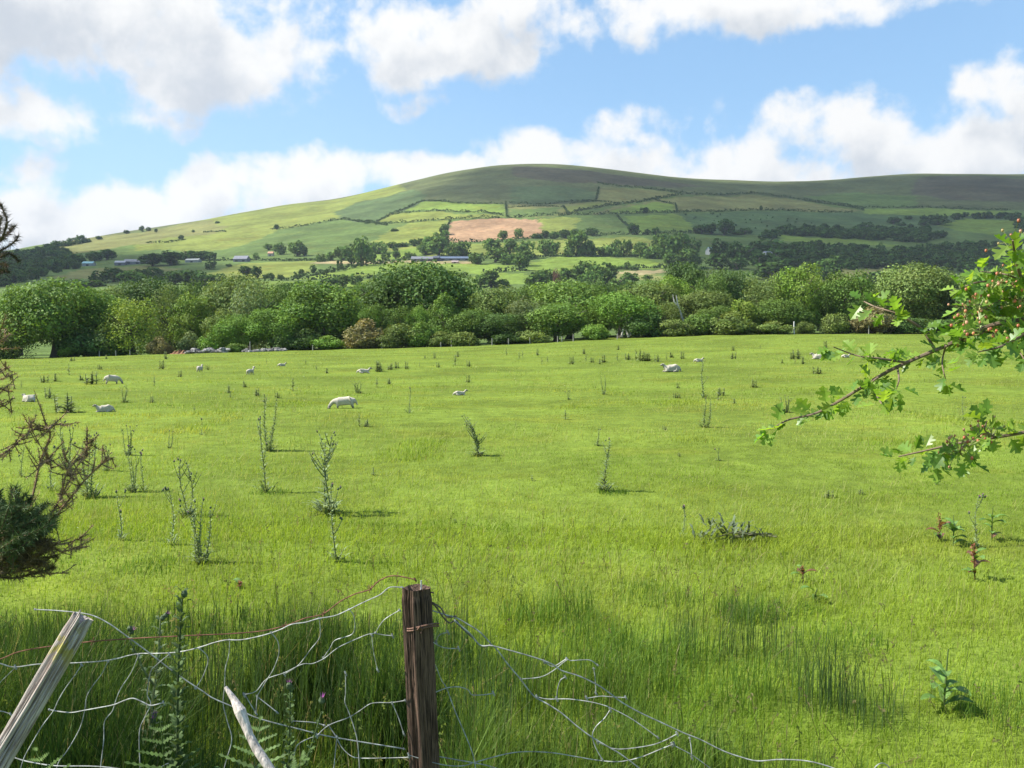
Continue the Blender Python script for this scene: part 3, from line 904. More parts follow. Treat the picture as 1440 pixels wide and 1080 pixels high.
for k, (lb, pl, hh) in enumerate(HEDGES):
    rng = np.random.default_rng(300 + k)
    W = [at(px, py, True) for px, py in pl]
    b = MB()
    for p, q in zip(W[:-1], W[1:]):
        L = (q - p).length
        n = max(6, int(L * 2.6))
        t = np.sort(rng.uniform(0, 1, n))
        X = p.x + (q.x - p.x) * t + rng.normal(scale=.7, size=n)
        Yy = p.y + (q.y - p.y) * t + rng.normal(scale=.7, size=n)
        hv = hh * 1.2 * (.6 + .6 * np.abs(np.sin(X * .11 + k)) + .25 * np.sin(X * .37 + Yy * .2))
        Z = zg(X, Yy) + rng.uniform(0, 1, n) ** .8 * hv
        Pn = np.stack([X, Yy, Z], 1)
        N = rng.normal(size=(n, 3)) + np.array((0, -.6, .4)); N /= np.linalg.norm(N, axis=1)[:, None]
        T = np.cross(N, rng.normal(size=(n, 3))); T /= np.linalg.norm(T, axis=1)[:, None]
        B = np.cross(N, T)
        h = rng.uniform(.5, 1.0, n)[:, None]
        Q = np.stack([Pn - h * T - h * B, Pn + h * T - h * B, Pn + h * T + h * B, Pn - h * T + h * B], 1).reshape(-1, 3)
        b.add(Q, np.arange(len(Q)).reshape(-1, 4), np.repeat(np.array((.052, .084, .030)) * rng.uniform(.8, 1.25, (n, 1)), 4, 0))
    o = b.build('hedge', M_FAR)
    tag(o, lb, 'hedge', 'hedges between the hill fields')

# ------------------------------------------------------------------ farm buildings
M_WALL = plain_mat('farm_wall', .85, .15, .6, .2)
M_ROOF = plain_mat('farm_roof', .6, .18, .5, .3)


def building(name, label, px, by, wpx, hpx, depth, wall, roof, rz=0.0, doors=1, roof_h=.45, cat='farm building', dcol=(.05, .05, .055)):
    p = at(px, by, True)
    s = p.y / F_PX
    W, H, D = wpx * s, hpx * s, depth
    p.z -= .4
    t = thing(name, label, cat, p, rz, 'farm buildings on the hillside')
    hw, hd, he = W / 2, D / 2, H * (1 - roof_h) + .4
    b = MB()
    V = [(-hw, -hd, -2), (hw, -hd, -2), (hw, hd, -2), (-hw, hd, -2), (-hw, -hd, he), (hw, -hd, he), (hw, hd, he), (-hw, hd, he), (-hw, 0, H + .3), (hw, 0, H + .3)]
    b.add(V, [(0, 1, 5, 4), (1, 2, 6, 5), (2, 3, 7, 6), (3, 0, 4, 7), (5, 6, 9), (7, 4, 8)], wall)
    b.build('wall', M_WALL, t)
    b = MB()
    e = .35
    for sy in (-1, 1):
        y1, y0 = sy * (hd + e), 0
        z1, z0 = he - e * .5, H + .45
        V = [(-hw - e, y1, z1), (hw + e, y1, z1), (hw + e, y0, z0), (-hw - e, y0, z0)]
        V += [(x, y, z + .22) for x, y, z in V]
        b.add(V, [(0, 1, 2, 3), (7, 6, 5, 4), (0, 4, 5, 1), (1, 5, 6, 2), (3, 7, 4, 0)], roof)
    b.build('roof', M_ROOF, t)
    for k in range(doors):
        x = -hw + W * (k + .5) / doors
        dw, dh = min(1.6, W * .12), he * .62
        b = MB()
        V = [(x - dw, -hd - .06, 0), (x + dw, -hd - .06, 0), (x + dw, -hd - .06, dh), (x - dw, -hd - .06, dh)]
        V += [(a, c + .05, d) for a, c, d in V]
        b.add(V, [(0, 1, 2, 3), (0, 3, 7, 4), (1, 5, 6, 2), (3, 2, 6, 7)], dcol)
        b.build('door', M_WALL, t)
    return t


building('barn', 'long grey roofed farm shed with pale front left of the blue roofed shed', 594, 367, 30, 6, 12, (.26, .23, .20), (.13, .135, .15), doors=3, roof_h=.62)
building('barn', 'blue roofed long shed right of the grey roofed one', 640, 366, 44, 5, 11, (.22, .21, .20), (.070, .10, .15), doors=4, roof_h=.6)
building('barn', 'small dark block filling the gap between the grey and the blue roofs', 614, 367, 8, 7, 10, (.05, .05, .06), (.05, .06, .08), doors=1)  # added block in near-black colour, standing in for the dark gap between the sheds
building('barn', 'pale roofed long barn on the far left slope', 194, 371, 34, 6, 12, (.22, .22, .22), (.17, .17, .18), rz=.25, doors=3, roof_h=.6)
building('barn', 'grey barn just left of the pale roofed long barn', 170, 373, 14, 6, 10, (.16, .16, .17), (.26, .27, .29), rz=.1)
building('cottage', 'low white cottage beside the dark trees on the far left slope', 125, 374, 15, 6, 9, (.30, .29, .27), (.17, .33, .34), doors=1, cat='house')
building('cottage', 'white polytunnel like shed under the dark tree block on the left', 272, 369, 20, 5, 9, (.28, .28, .26), (.26, .27, .25), rz=-.2, cat='shed')
building('barn', 'slate roofed barn alone on the left slope', 340, 368, 20, 8, 11, (.18, .18, .20), (.13, .135, .16), rz=-.15, doors=2, roof_h=.6)
building('cottage', 'cream cottage with orange roof on the left slope', 381, 360, 7, 6, 8, (.50, .42, .32), (.36, .19, .11), cat='house')
building('cottage', 'white house among the trees in the shaded valley on the right', 998, 358, 7, 10, 8, (.42, .42, .40), (.20, .31, .33), cat='house', rz=.6)
building('cottage', 'grey white house glimpsed in the dark wood on the right', 1079, 361, 12, 7, 9, (.46, .46, .45), (.22, .22, .25), cat='house', rz=.4)
building('cottage', 'little pink walled shed at the right end of the blue roofed shed', 640, 370, 9, 3, 7, (.66, .40, .33), (.40, .30, .28), cat='shed')

# ------------------------------------------------------------------ the cloud whose shadow lies over the right of the hill (high above the frame)
CZ = 1350.0


def lift(p):
    k = (CZ - p.z) / SUN.z
    return (p.x + SUN.x * k, p.y + SUN.y * k)


def cloud(name, shade, feather, amax, seed):
    m, t, o = new_mat('cloud_vapour')
    a = t.n('ShaderNodeAttribute', attribute_name='Col')
    sx = t.n('ShaderNodeSeparateColor')
    t.l(a.outputs['Color'], sx.inputs[0])
    df = t.n('ShaderNodeBsdfTranslucent')
    df.inputs[0].default_value = (.9, .9, .9, 1)
    tr = t.n('ShaderNodeBsdfTransparent')
    mx = t.n('ShaderNodeMixShader')
    t.l(sx.outputs[0], mx.inputs[0])
    t.l(tr.outputs[0], mx.inputs[1])
    t.l(df.outputs[0], mx.inputs[2])
    t.l(mx.outputs[0], o.inputs[0])
    P = np.array([lift(at(px, py, True)) if not isinstance(px, tuple) else None for px, py in shade])
    x0, y0 = P.min(0) - feather; x1, y1 = P.max(0) + feather
    nx, ny = int((x1 - x0) / 20), int((y1 - y0) / 20)
    X, Y = np.meshgrid(np.linspace(x0, x1, nx), np.linspace(y0, y1, ny))
    # signed distance to the outline
    D = np.full(X.shape, 1e9)
    for i in range(len(P)):
        p, q = P[i], P[(i + 1) % len(P)]
        e = q - p
        tt = np.clip(((X - p[0]) * e[0] + (Y - p[1]) * e[1]) / (e @ e + 1e-9), 0, 1)
        D = np.minimum(D, np.hypot(X - p[0] - tt * e[0], Y - p[1] - tt * e[1]))
    D = np.where(inside(P, X, Y), D, -D)
    rng = np.random.default_rng(seed)
    wob = sum(np.sin(X * fx + ph) * np.sin(Y * fy + ph * 2) * am for fx, fy, ph, am in ((.011, .013, 1, 45), (.027, .022, 2, 22), (.06, .05, 3, 10)))
    al = sstep(-feather, feather, D + wob * .7) * amax
    Z = CZ + 30 * sstep(-feather, feather * 3, D) * (1 + .5 * np.sin(X * .02) * np.sin(Y * .023)) + .1 * wob
    b = MB()
    i = np.arange(ny - 1)[:, None] * nx
    j = np.arange(nx - 1)[None, :]
    f = np.stack([i + j, i + j + 1, i + nx + j + 1, i + nx + j], -1).reshape(-1, 4)
    keep = (al.ravel()[f].max(1) > .01)
    f = f[keep]
    C = np.repeat(al.reshape(-1, 1), 3, 1)
    b.add(np.stack([X, Y, Z], -1), f, C)
    ob = b.build(name, m, smooth=True)
    return tag(ob, kind='structure')


cloud('cloud', [(590, 276), (650, 284), (712, 287), (790, 296), (818, 314), (850, 328), (905, 338), (950, 352), (985, 380), (1100, 392), (1300, 388), (1700, 385), (1700, 300), (1700, 262), (1440, 247), (1200, 252), (1060, 258), (880, 243), (750, 234), (660, 240)], 70, .80, 1)
cloud('cloud', [(-200, 356), (10, 352), (90, 352), (150, 355), (225, 362), (300, 376), (340, 394), (200, 400), (60, 404), (-200, 404)], 45, .80, 2)

# ------------------------------------------------------------------ thistles
M_HERB = leaf_mat('thistle_leaf', .25, .1, .7, var=.22, scale=14)
M_HEAD = plain_mat('thistle_head', .7, .25, 60, .2)
T_STEM, T_LEAF = (.200, .240, .110), (.215, .275, .130)


def spine_leaf(b, base, dirv, up, L, W, c, rng):
    """a narrow leaf with spiny lobes, arching over"""
    d = np.array(dirv, float); d /= np.linalg.norm(d)
    s = np.cross(d, (0, 0, 1)); s /= np.linalg.norm(s) + 1e-9
    k = 7
    V, F = [], []
    for i in range(k):
        t = i / (k - 1)
        z = up * t * L - .55 * up * L * t * t * 1.1
        p = np.array(base) + d * (t * L * .9) + np.array((0, 0, z))
        wv = W * (1 - t) ** .6 * (1.0 if i % 2 else .38) * rng.uniform(.8, 1.2)
        V += [p - s * wv + np.array((0, 0, wv * .35)) + d * wv * .5, p, p + s * wv + np.array((0, 0, wv * .35)) + d * wv * .5]
    for i in range(k - 1):
        a = i * 3
        F += [(a, a + 1, a + 4, a + 3), (a + 1, a + 2, a + 5, a + 4)]
    b.add(V, np.array(F), np.array(c) * rng.uniform(.75, 1.3))


def head_mesh(open_):
    b = MB()
    t = np.linspace(0, 1, 5)
    b.tube(np.stack([0 * t, 0 * t, t * .024], 1), np.array((.004, .010, .012, .0095, .007)), 8, (.075, .105, .05))
    if open_:
        for k in range(14):
            a = k * 2.4; r = .003 + .0075 * (k % 5) / 4
            V = [(.4 * r * math.cos(a) - .0016 * math.sin(a), .4 * r * math.sin(a) + .0016 * math.cos(a), .020),
                 (.4 * r * math.cos(a) + .0016 * math.sin(a), .4 * r * math.sin(a) - .0016 * math.cos(a), .020),
                 (2.0 * r * math.cos(a), 2.0 * r * math.sin(a), .040 - .3 * r)]
            b.add(V, np.array([(0, 1, 2)]), (.36, .085, .30))
    return b.mesh('thistle_head', M_HEAD)


HEADS = [head_mesh(True), head_mesh(False)]


def thistle_parts(seed, h, nst=1, branch=0, heads=3, rosette=0, dens=1.0, leafL=.13, wob=.03):
    rng = np.random.default_rng(seed)
    st, lf, hd = MB(), MB(), []
    for s in range(nst):
        hh = h * (1 if s == 0 else rng.uniform(.7, .95))
        ox, oy = (0, 0) if s == 0 else rng.uniform(-.09, .09, 2) * h
        n = 14
        z = np.linspace(-.03, hh, n)
        ph = rng.uniform(0, 6)
        X = ox + ox * z / h + wob * np.sin(z * 5 + ph) - wob * math.sin(ph)
        Y = oy + oy * z / h + wob * np.cos(z * 4 + ph) - wob * math.cos(ph)
        st.tube(np.stack([X, Y, z], 1), np.linspace(.008, .0035, n), 6, T_STEM)

        def leaves(PX, PZ, m, L0):
            for i in range(m):
                t = (i + .5) / m
                k = t * (len(PX) - 1); i0 = int(k)
                p = PX[i0] + (PX[min(i0 + 1, len(PX) - 1)] - PX[i0]) * (k - i0)
                a = i * 2.4 + rng.uniform(-.5, .5)
                spine_leaf(lf, p, (math.cos(a), math.sin(a), 0), rng.uniform(.5, 1.3), L0 * (1 - .66 * t) * rng.uniform(.7, 1.15), (.026 if L0 > .08 else .020) * (1 - .4 * t), T_LEAF, rng)
        C = np.stack([X, Y, z], 1)
        leaves(C, None, int(44 * hh * dens) + 10, leafL)
        tips = [C[-1]]
        for k in range(branch):
            i0 = int(n * rng.uniform(.35, .85)); a = rng.uniform(0, 6.28); L = h * rng.uniform(.15, .34)
            t = np.linspace(0, 1, 6)[:, None]
            B = C[i0] + np.array((math.cos(a), math.sin(a), 0)) * L * .6 * t ** .8 + np.array((0, 0, 1)) * L * t
            st.tube(B, np.linspace(.005, .003, 6), 5, T_STEM)
            leaves(B, None, int(26 * L * dens) + 3, leafL * .5)
            tips.append(B[-1])
        for tp in tips:
            for q in range(rng.integers(1, max(2, heads))):
                if heads: hd.append(tuple(tp + rng.normal(scale=.014, size=3) + np.array((0, 0, .01))))
    for k in range(int(rosette * 1.8)):
        a = rng.uniform(0, 6.28); r0 = rng.uniform(.0, .08)
        spine_leaf(lf, (r0 * math.cos(a), r0 * math.sin(a), .01), (math.cos(a), math.sin(a), 0), rng.uniform(.5, 2.2), rng.uniform(.09, .19), .020, T_LEAF, rng)
    return st.mesh('thistle_stem', M_HERB, True), lf.mesh('thistle_leaves', M_HERB), hd[:7]


TP = {
    'spire': [thistle_parts(1, .8, 1, 1, 2, 10, 2.0, .15), thistle_parts(2, .8, 2, 0, 2, 12, 2.0, .14)],
    'slim': [thistle_parts(3, .8, 1, 2, 3, 4, 1.0, .10), thistle_parts(4, .8, 1, 3, 3, 5, 1.0, .11)],
    'branched': [thistle_parts(5, .8, 2, 6, 3, 22, 1.0, .13, .05), thistle_parts(6, .8, 3, 5, 3, 22, 1.0, .13, .05)],
    'clump': [thistle_parts(7, .8, 3, 1, 3, 26, 1.2, .12), thistle_parts(8, .8, 4, 1, 2, 20, 1.2, .11)],
}


def thistle(px, by, top, kind, label, wide=1.0, g_='tall thistles in the pasture', Y=None):
    p = at(px, by) if Y is None else on((px - CX) / F_PX * Y, Y)
    h = pt(px, top, p.y).z - p.z
    stm, lfm, hd = TP[kind][_rt.randrange(2)]
    k = h / .82
    t = thing('thistle', label, 'thistle', p, _rt.uniform(0, 6.28), g_, (k * wide, k * wide, k))
    part('stem', stm, t)
    part('leaves', lfm, t)
    for q in hd:
        o = part('flower_head', HEADS[0 if _rt.random() < .65 else 1], t)
        o.location = q
        o.rotation_euler = (_rt.uniform(-.5, .5), _rt.uniform(-.5, .5), 0)
        o.scale = (.85 / k / wide, .85 / k / wide, .85 / k)
    return t


for a in [
    (376, 634, 560, 'spire', 'tall bushy thistle standing behind the tall thin thistle left of the middle'),
    (373, 692, 590, 'slim', 'tall thin bare stemmed thistle in front of the bushy one'),
    (240, 766, 688, 'slim', 'thistle with purple tufts at the left of three close to each other'),
    (263, 726, 646, 'branched', 'purple topped thistle at the back of three close to each other'),
    (284, 792, 702, 'clump', 'two stemmed thistle with wide leafy base at the right of three close together'),
    (460, 722, 610, 'branched', 'branching thistle with pink purple heads and leafy base above the post', 1.25),
    (473, 790, 682, 'slim', 'slender thistle with one bright purple head in front of the branching one'),
    (671, 641, 588, 'branched', 'candelabra shaped thistle in the middle of the field', 1.5),
    (850, 691, 618, 'spire', 'dense dark spire thistle right of the middle', 1.2),
    (840, 627, 604, 'spire', 'small dark thistle just behind the dense dark spire', 1.4),
    (990, 601, 560, 'spire', 'grey thistle right of the middle with taller one behind it', 1.2),
    (990, 560, 506, 'slim', 'taller pale thistle reaching up towards the lying lamb', 1.3),
    (850, 555, 528, 'spire', 'dark stub like thistle standing alone right of the middle', 1.0),
    (575, 581, 546, 'slim', 'forked thin thistle right of the long grazing sheep', 1.1),
    (238, 630, 606, 'spire', 'short dark thistle alone on the left'),
    (170, 760, 690, 'slim', 'thin thistle by the dry gorse twigs on the left'),
    (180, 640, 598, 'clump', 'pale seedy thistle behind the dry gorse twigs, at the back'),
    (186, 692, 628, 'clump', 'thick thistle clump behind the dry gorse twigs', .8),
    (202, 690, 640, 'slim', 'bare thistle stem right of the thick clump by the gorse'),
    (128, 700, 612, 'clump', 'thistle tangled behind the rusty gorse twigs'),
    (92, 660, 592, 'clump', 'thistle with pinkish heads behind the arching gorse twig'),
    (30, 670, 618, 'slim', 'thin thistle under the arching gorse twig'),
    (150, 662, 628, 'branched', 'small branched thistle between the gorse and the thick clump'),
    (72, 690, 630, 'slim', 'thin thistle just above the dark gorse'),
    (1355, 592, 558, 'slim', 'faint thin thistle above the lower hawthorn twig'),
    (1317, 682, 655, 'slim', 'thin stem under the lower hawthorn twig'),
    (1011, 648, 632, 'spire', 'tiny thistle low in the grass right of the middle', 1.5),
    (505, 553, 536, 'clump', 'round grey thistle clump behind the long grazing sheep', 2.2),
    (176, 566, 543, 'clump', 'dark double thistle clump beside the lamb with shaded side', 1.5),
    (1105, 580, 556, 'clump', 'grey spreading thistle left of the hawthorn tip', 1.8),
    (283, 612, 590, 'slim', 'faint short thistle left of the tall bushy one'),
    (800, 562, 550, 'clump', 'low pale thistle right of the lying lamb in the middle', 1.4),
    (960, 758, 714, 'slim', 'thin dry thistle at the left end of the grey sprawling one'),
    (1375, 770, 700, 'slim', 'green thistle near the red dock on the right'),
]:
    thistle(*a)
# the sprawling grey heap
p = at(1015, 764)
t = thing('thistle', 'grey sprawling thistle lying flat and withered right of the middle', 'thistle', p, 0, 'tall thistles in the pasture')
rng = np.random.default_rng(77)
lf = MB(); st = MB()
for k in range(90):
    u = rng.beta(1.3, 2.2)
    c0 = np.array((-.28 + u * .85, rng.uniform(-.12, .12), .02))
    a = rng.uniform(0, 6.28)
    spine_leaf(lf, c0 + np.array((0, 0, rng.uniform(0, .22) * (1 - u) ** .7)), (math.cos(a), math.sin(a), 0), rng.uniform(.5, 2.0), rng.uniform(.08, .16), .018, (.12, .15, .085), rng)
for k in range(6):
    st.tube([(-.25 + .05 * k, .02 * k, 0), (.1 + .06 * k, rng.uniform(-.1, .1), .1), (.5, rng.uniform(-.12, .12), .08)], .006, 5, (.16, .16, .09))
lf.build('leaves', M_HERB, t); st.build('stem', M_HERB, t)

# distant thistles: one mesh each
FT = []
for sd, (k, wd) in enumerate((('spire', 1), ('clump', 1), ('branched', 1))):
    rng = np.random.default_rng(500 + sd)
    b = MB()
    for s in range((1, 4, 3)[sd]):
        ox, oy = rng.uniform(-.16, .16, 2) * (s > 0)
        hh = .6 * rng.uniform(.75, 1) if s else .6
        b.tube([(ox, oy, -.03), (ox * 1.2, oy * 1.2, hh)], (.011, .006), 5, (.18, .22, .10))
        for i in range(30):
            t_ = rng.uniform(0.02, 1) ** 1.4; a = rng.uniform(0, 6.28)
            spine_leaf(b, (ox, oy, hh * t_), (math.cos(a), math.sin(a), 0), rng.uniform(.2, 1.1), .24 * (1.05 - .85 * t_), .03, (.205, .25, .125), rng)
    FT.append(b.mesh('far_thistle_' + 'abc'[sd], M_HERB))
ROWS = [
    ('small thistle below the big dark tree, far left', [(30, 545, 12), (70, 560, 20), (95, 580, 34), (101, 508, 8), (113, 535, 10), (130, 540, 22), (140, 520, 10), (150, 505, 8), (62, 538, 14), (78, 536, 14), (97, 528, 20)]),
    ('small thistle in the grass below the orange soil', [(217, 543, 18), (230, 519, 16), (232, 505, 14), (215, 566, 12), (255, 530, 12), (273, 580, 14), (292, 520, 8), (322, 553, 14), (324, 562, 12), (343, 545, 12), (375, 512, 10)]),
    ('thistle left of and beyond the long grazing sheep', [(412, 550, 22), (390, 560, 12), (430, 512, 8), (459, 525, 10), (372, 572, 22), (360, 557, 14), (445, 520, 8)]),
    ('small thistle in the far band under the dark oak', [(530, 523, 20), (536, 522, 12), (550, 520, 12), (556, 518, 12), (570, 519, 14), (590, 516, 8), (617, 517, 10), (530, 545, 16), (548, 540, 10), (640, 514, 18), (643, 502, 10), (660, 516, 12), (597, 504, 6), (660, 538, 14), (612, 504, 10)]),
    ('thistle in the far band below the copper beech', [(712, 500, 12), (730, 505, 12), (735, 503, 12), (755, 500, 12), (762, 512, 12), (770, 509, 10), (806, 512, 14), (824, 508, 12), (831, 510, 10), (843, 512, 10), (850, 510, 14), (868, 507, 12), (822, 498, 10), (870, 492, 8)]),
    ('thistle in the far band left of the ewe', [(884, 506, 12), (900, 508, 22), (906, 508, 16), (913, 508, 14), (925, 509, 14), (937, 507, 12), (943, 503, 10), (958, 505, 14), (952, 546, 10)]),
    ('far thistle between the white ewe and the hawthorn', [(1030, 505, 12), (1032, 493, 8), (1010, 563, 20), (1012, 556, 14), (1069, 490, 6), (1112, 505, 12), (1122, 505, 18), (1128, 512, 14), (1118, 512, 10), (1150, 526, 14), (1162, 490, 14), (1216, 505, 16), (1033, 568, 10), (1058, 545, 14), (950, 560, 10), (955, 642, 8), (1100, 511, 8)]),
    ('low thistle tuft in the near middle field', [(505, 600, 24), (517, 600, 14), (725, 600, 8), (795, 590, 16), (935, 605, 8), (525, 668, 14), (748, 676, 10), (955, 560, 8), (640, 735, 7), (1165, 700, 14), (1210, 695, 10)]),
]
for base, lst in ROWS:
    lst = sorted(lst)
    for k, (px, by, hp) in enumerate(lst):
        p = at(px, by)
        o = bpy.data.objects.new('thistle', FT[_rt.randrange(3)])
        COL.objects.link(o)
        o.location = p
        h = hp * .85 * p.y / F_PX / .62
        wdt = h * _rt.uniform(1.1, 2.0)
        o.scale = (wdt, wdt, h)
        o.rotation_euler = (0, 0, _rt.uniform(0, 6.28))
        tag(o, base + ', ' + (ORD[k] if k < 15 and k < len(lst) - 1 else ('last on the right' if k == len(lst) - 1 else 'last but one on the right')), 'thistle', 'small thistles far out in the pasture')

# ------------------------------------------------------------------ docks
M_DOCK = leaf_mat('dock_leaf', .3, .3, .45, var=.25, scale=25)


def dock(px, by, hp, label, red, broad, seed, Y=None):
    rng = np.random.default_rng(seed)
    p = at(px, by)
    h = hp * p.y / F_PX
    t = thing('dock', label, 'dock plant', p, rng.uniform(0, 6.28), 'docks in the near grass')
    s = MB()
    s.tube([(0, 0, -.02), (.01, 0, h * .5), (.02, .01, h)], (.006, .005, .003), 6, (.20, .11, .05) if red else (.11, .16, .05))
    s.build('stem', M_DOCK, t)
    b = MB()
    for k in range(broad):
        a = k * 2.4 + rng.uniform(-.4, .4); L = rng.uniform(.10, .17); W = L * .22
        z0 = h * rng.uniform(.02, .75)
        d = np.array((math.cos(a), math.sin(a), 0)); sd = np.array((-d[1], d[0], 0))
        V, F = [], []
        for i in range(7):
            u = i / 6
            ww = W * math.sin(math.pi * (u * .92 + .04)) ** .7
            c = d * L * u * .85 + np.array((0, 0, z0 + L * (.75 * u - .55 * u * u)))
            V += [c - sd * ww + np.array((0, 0, ww * .4)), c, c + sd * ww + np.array((0, 0, ww * .4))]
        for i in range(6):
            F += [(i * 3, i * 3 + 1, i * 3 + 4, i * 3 + 3), (i * 3 + 1, i * 3 + 2, i * 3 + 5, i * 3 + 4)]
        b.add(V, np.array(F), (np.array((.17, .085, .045)) if rng.random() < (.45 if red else .05) else np.array((.120, .215, .045))) * rng.uniform(.8, 1.2))
    b.build('leaves', M_DOCK, t)
    if red:
        b = MB()
        for k in range(90):
            z = h * rng.uniform(.45, 1.02); a = rng.uniform(0, 6.28); r = .018 * rng.uniform(.2, 1)
            c = np.array((r * math.cos(a) + .02 * z / h, r * math.sin(a), z)); q = rng.normal(size=(3, 3)) * .007
            b.add(c + q, np.array([(0, 1, 2)]), np.array((.25, .085, .05)) * rng.uniform(.7, 1.3))
        b.build('seed_head', M_DOCK, t)


dock(1371, 815, 50, 'rusty red dock with green leaves on the right of the near grass', True, 9, 1)
dock(1322, 762, 40, 'thinner reddish dock above and left of the rusty red one', True, 6, 2)
dock(1340, 768, 44, 'green leaved dock between the two reddish ones', False, 12, 3)
dock(1326, 1000, 90, 'broad leaved green dock low on the right', False, 9, 4)
dock(1145, 846, 20, 'single bright dock leaf standing up right of the middle', False, 3, 5)
dock(1130, 818, 22, 'low reddish dock just above the single bright leaf', True, 4, 6)
dock(1395, 760, 50, 'pale leaved dock at the far right of the near grass', False, 9, 7)
dock(338, 828, 9, 'tiny orange dock leaf in the grass on the left', True, 1, 8)

# ------------------------------------------------------------------ sheep
M_WOOL = plain_mat('wool', .95, .16, 22, .05, .9)


def sheep_mesh(name, pose, lamb=False):
    """one continuous skinned body; wool and bare face are two tints of its surface"""
    me = bpy.data.meshes.new('sk')
    V, E, RAD = [], [], []

    def v(p, r, par=None):
        V.append(p); RAD.append(r)
        if par is not None: E.append((par, len(V) - 1))
        return len(V) - 1
    leg = .40 if pose != 'lying' else .0
    zb = .56 if pose != 'lying' else .25
    fat = 1.0 if not lamb else .72
    m = v((0, 0, zb), .27 * fat)
    r1 = v((-.28, 0, zb + .02), .265 * fat, m); r2 = v((-.47, 0, zb - .01), .20 * fat, r1)
    tl = v((-.58, 0, zb - .06), .05, r2); v((-.62, 0, zb - .22), .03, tl)
    f1 = v((.24, 0, zb), .255 * fat, m); f2 = v((.42, 0, zb + .03), .19 * fat, f1)
    if pose == 'grazing':
        n1 = v((.56, 0, zb - .06), .115 * fat, f2); n2 = v((.68, 0, zb - .26), .085, n1)
        h1 = v((.73, 0, zb - .38), .085, n2); h2 = v((.77, 0, zb - .48), .055, h1); nose = v((.79, 0, zb - .54), .04, h2)
    else:
        up = .22 if pose == 'lying' else .34
        n1 = v((.52, 0, zb + .16), .12 * fat, f2); n2 = v((.58, 0, zb + up), .085, n1)
        h1 = v((.64, 0, zb + up + .06), .085, n2); h2 = v((.75, 0, zb + up + .01), .058, h1); nose = v((.81, 0, zb + up - .03), .042, h2)
    for s in (-1, 1):
        e = v((V[h1][0] - .02, s * .09, V[h1][2] + .03), .028, h1); v((V[h1][0] - .03, s * .17, V[h1][2] + .02), .02, e)
    if pose == 'lying':
        for s in (-1, 1):
            k = v((.42, s * .17, .10), .06, f1); v((.60, s * .15, .05), .035, k)
            k = v((-.22, s * .24, .11), .09, r1); v((.02, s * .27, .05), .035, k)
    else:
        for s in (-1, 1):
            k = v((.30, s * .13, .34), .065, f1); k = v((.31, s * .13, .18), .036, k); v((.32, s * .13, .0), .032, k)
            k = v((-.36, s * .13, .36), .085, r1); k = v((-.43, s * .13, .20), .038, k); v((-.40, s * .13, .0), .032, k)
    me.from_pydata(V, E, [])
    o = bpy.data.objects.new('sk', me)
    COL.objects.link(o)
    md = o.modifiers.new('s', 'SKIN')
    md.use_smooth_shade = True
    for i, sv in enumerate(me.skin_vertices[0].data):
        sv.radius = (RAD[i] * 1.0, RAD[i] * 1.0)
        sv.use_root = i == 0
    sb = o.modifiers.new('b', 'SUBSURF'); sb.levels = 2; sb.render_levels = 2
    dg = bpy.context.evaluated_depsgraph_get()
    out_ = bpy.data.meshes.new_from_object(o.evaluated_get(dg))
    out_.name = name
    bpy.data.objects.remove(o)
    n = len(out_.vertices)
    co = np.empty(n * 3, np.float32); out_.vertices.foreach_get('co', co); co = co.reshape(-1, 3)
    hx, hz = V[h1][0], V[h1][2]
    face = (co[:, 0] > hx - .06) & (np.abs(co[:, 2] - hz) < .3)
    legs = (co[:, 2] < (.30 if pose != 'lying' else .07))
    wool = ~(face | legs)
    bump_ = (np.sin(co[:, 0] * 38 + 3 * np.sin(co[:, 2] * 21)) * np.sin(co[:, 1] * 41) * np.sin(co[:, 2] * 36 + 1)) * .014
    nr = co - np.array((0, 0, zb)); nr /= np.linalg.norm(nr, axis=1)[:, None] + 1e-6
    co = co + nr * (bump_ * wool)[:, None]
    out_.vertices.foreach_set('co', co.ravel())
    c = np.ones((n, 4), np.float32)
    c[:, :3] = (.45, .405, .32)
    c[face, :3] = (.30, .27, .23)
    c[legs, :3] = (.22, .195, .165)
    muz = face & (np.hypot(co[:, 0] - V[nose][0], co[:, 2] - V[nose][2]) < .05)
    c[muz, :3] = (.22, .17, .15)
    for s in (-1, 1):
        ey = face & (np.linalg.norm(co - np.array((hx + .05, s * .07, hz + .02)), axis=1) < .024)
        c[ey, :3] = (.04, .03, .03)
    if 'Col' not in out_.attributes: out_.attributes.new('Col', 'FLOAT_COLOR', 'POINT')
    out_.attributes['Col'].data.foreach_set('color', c.ravel())
    out_.materials.clear(); out_.materials.append(M_WOOL)
    return out_


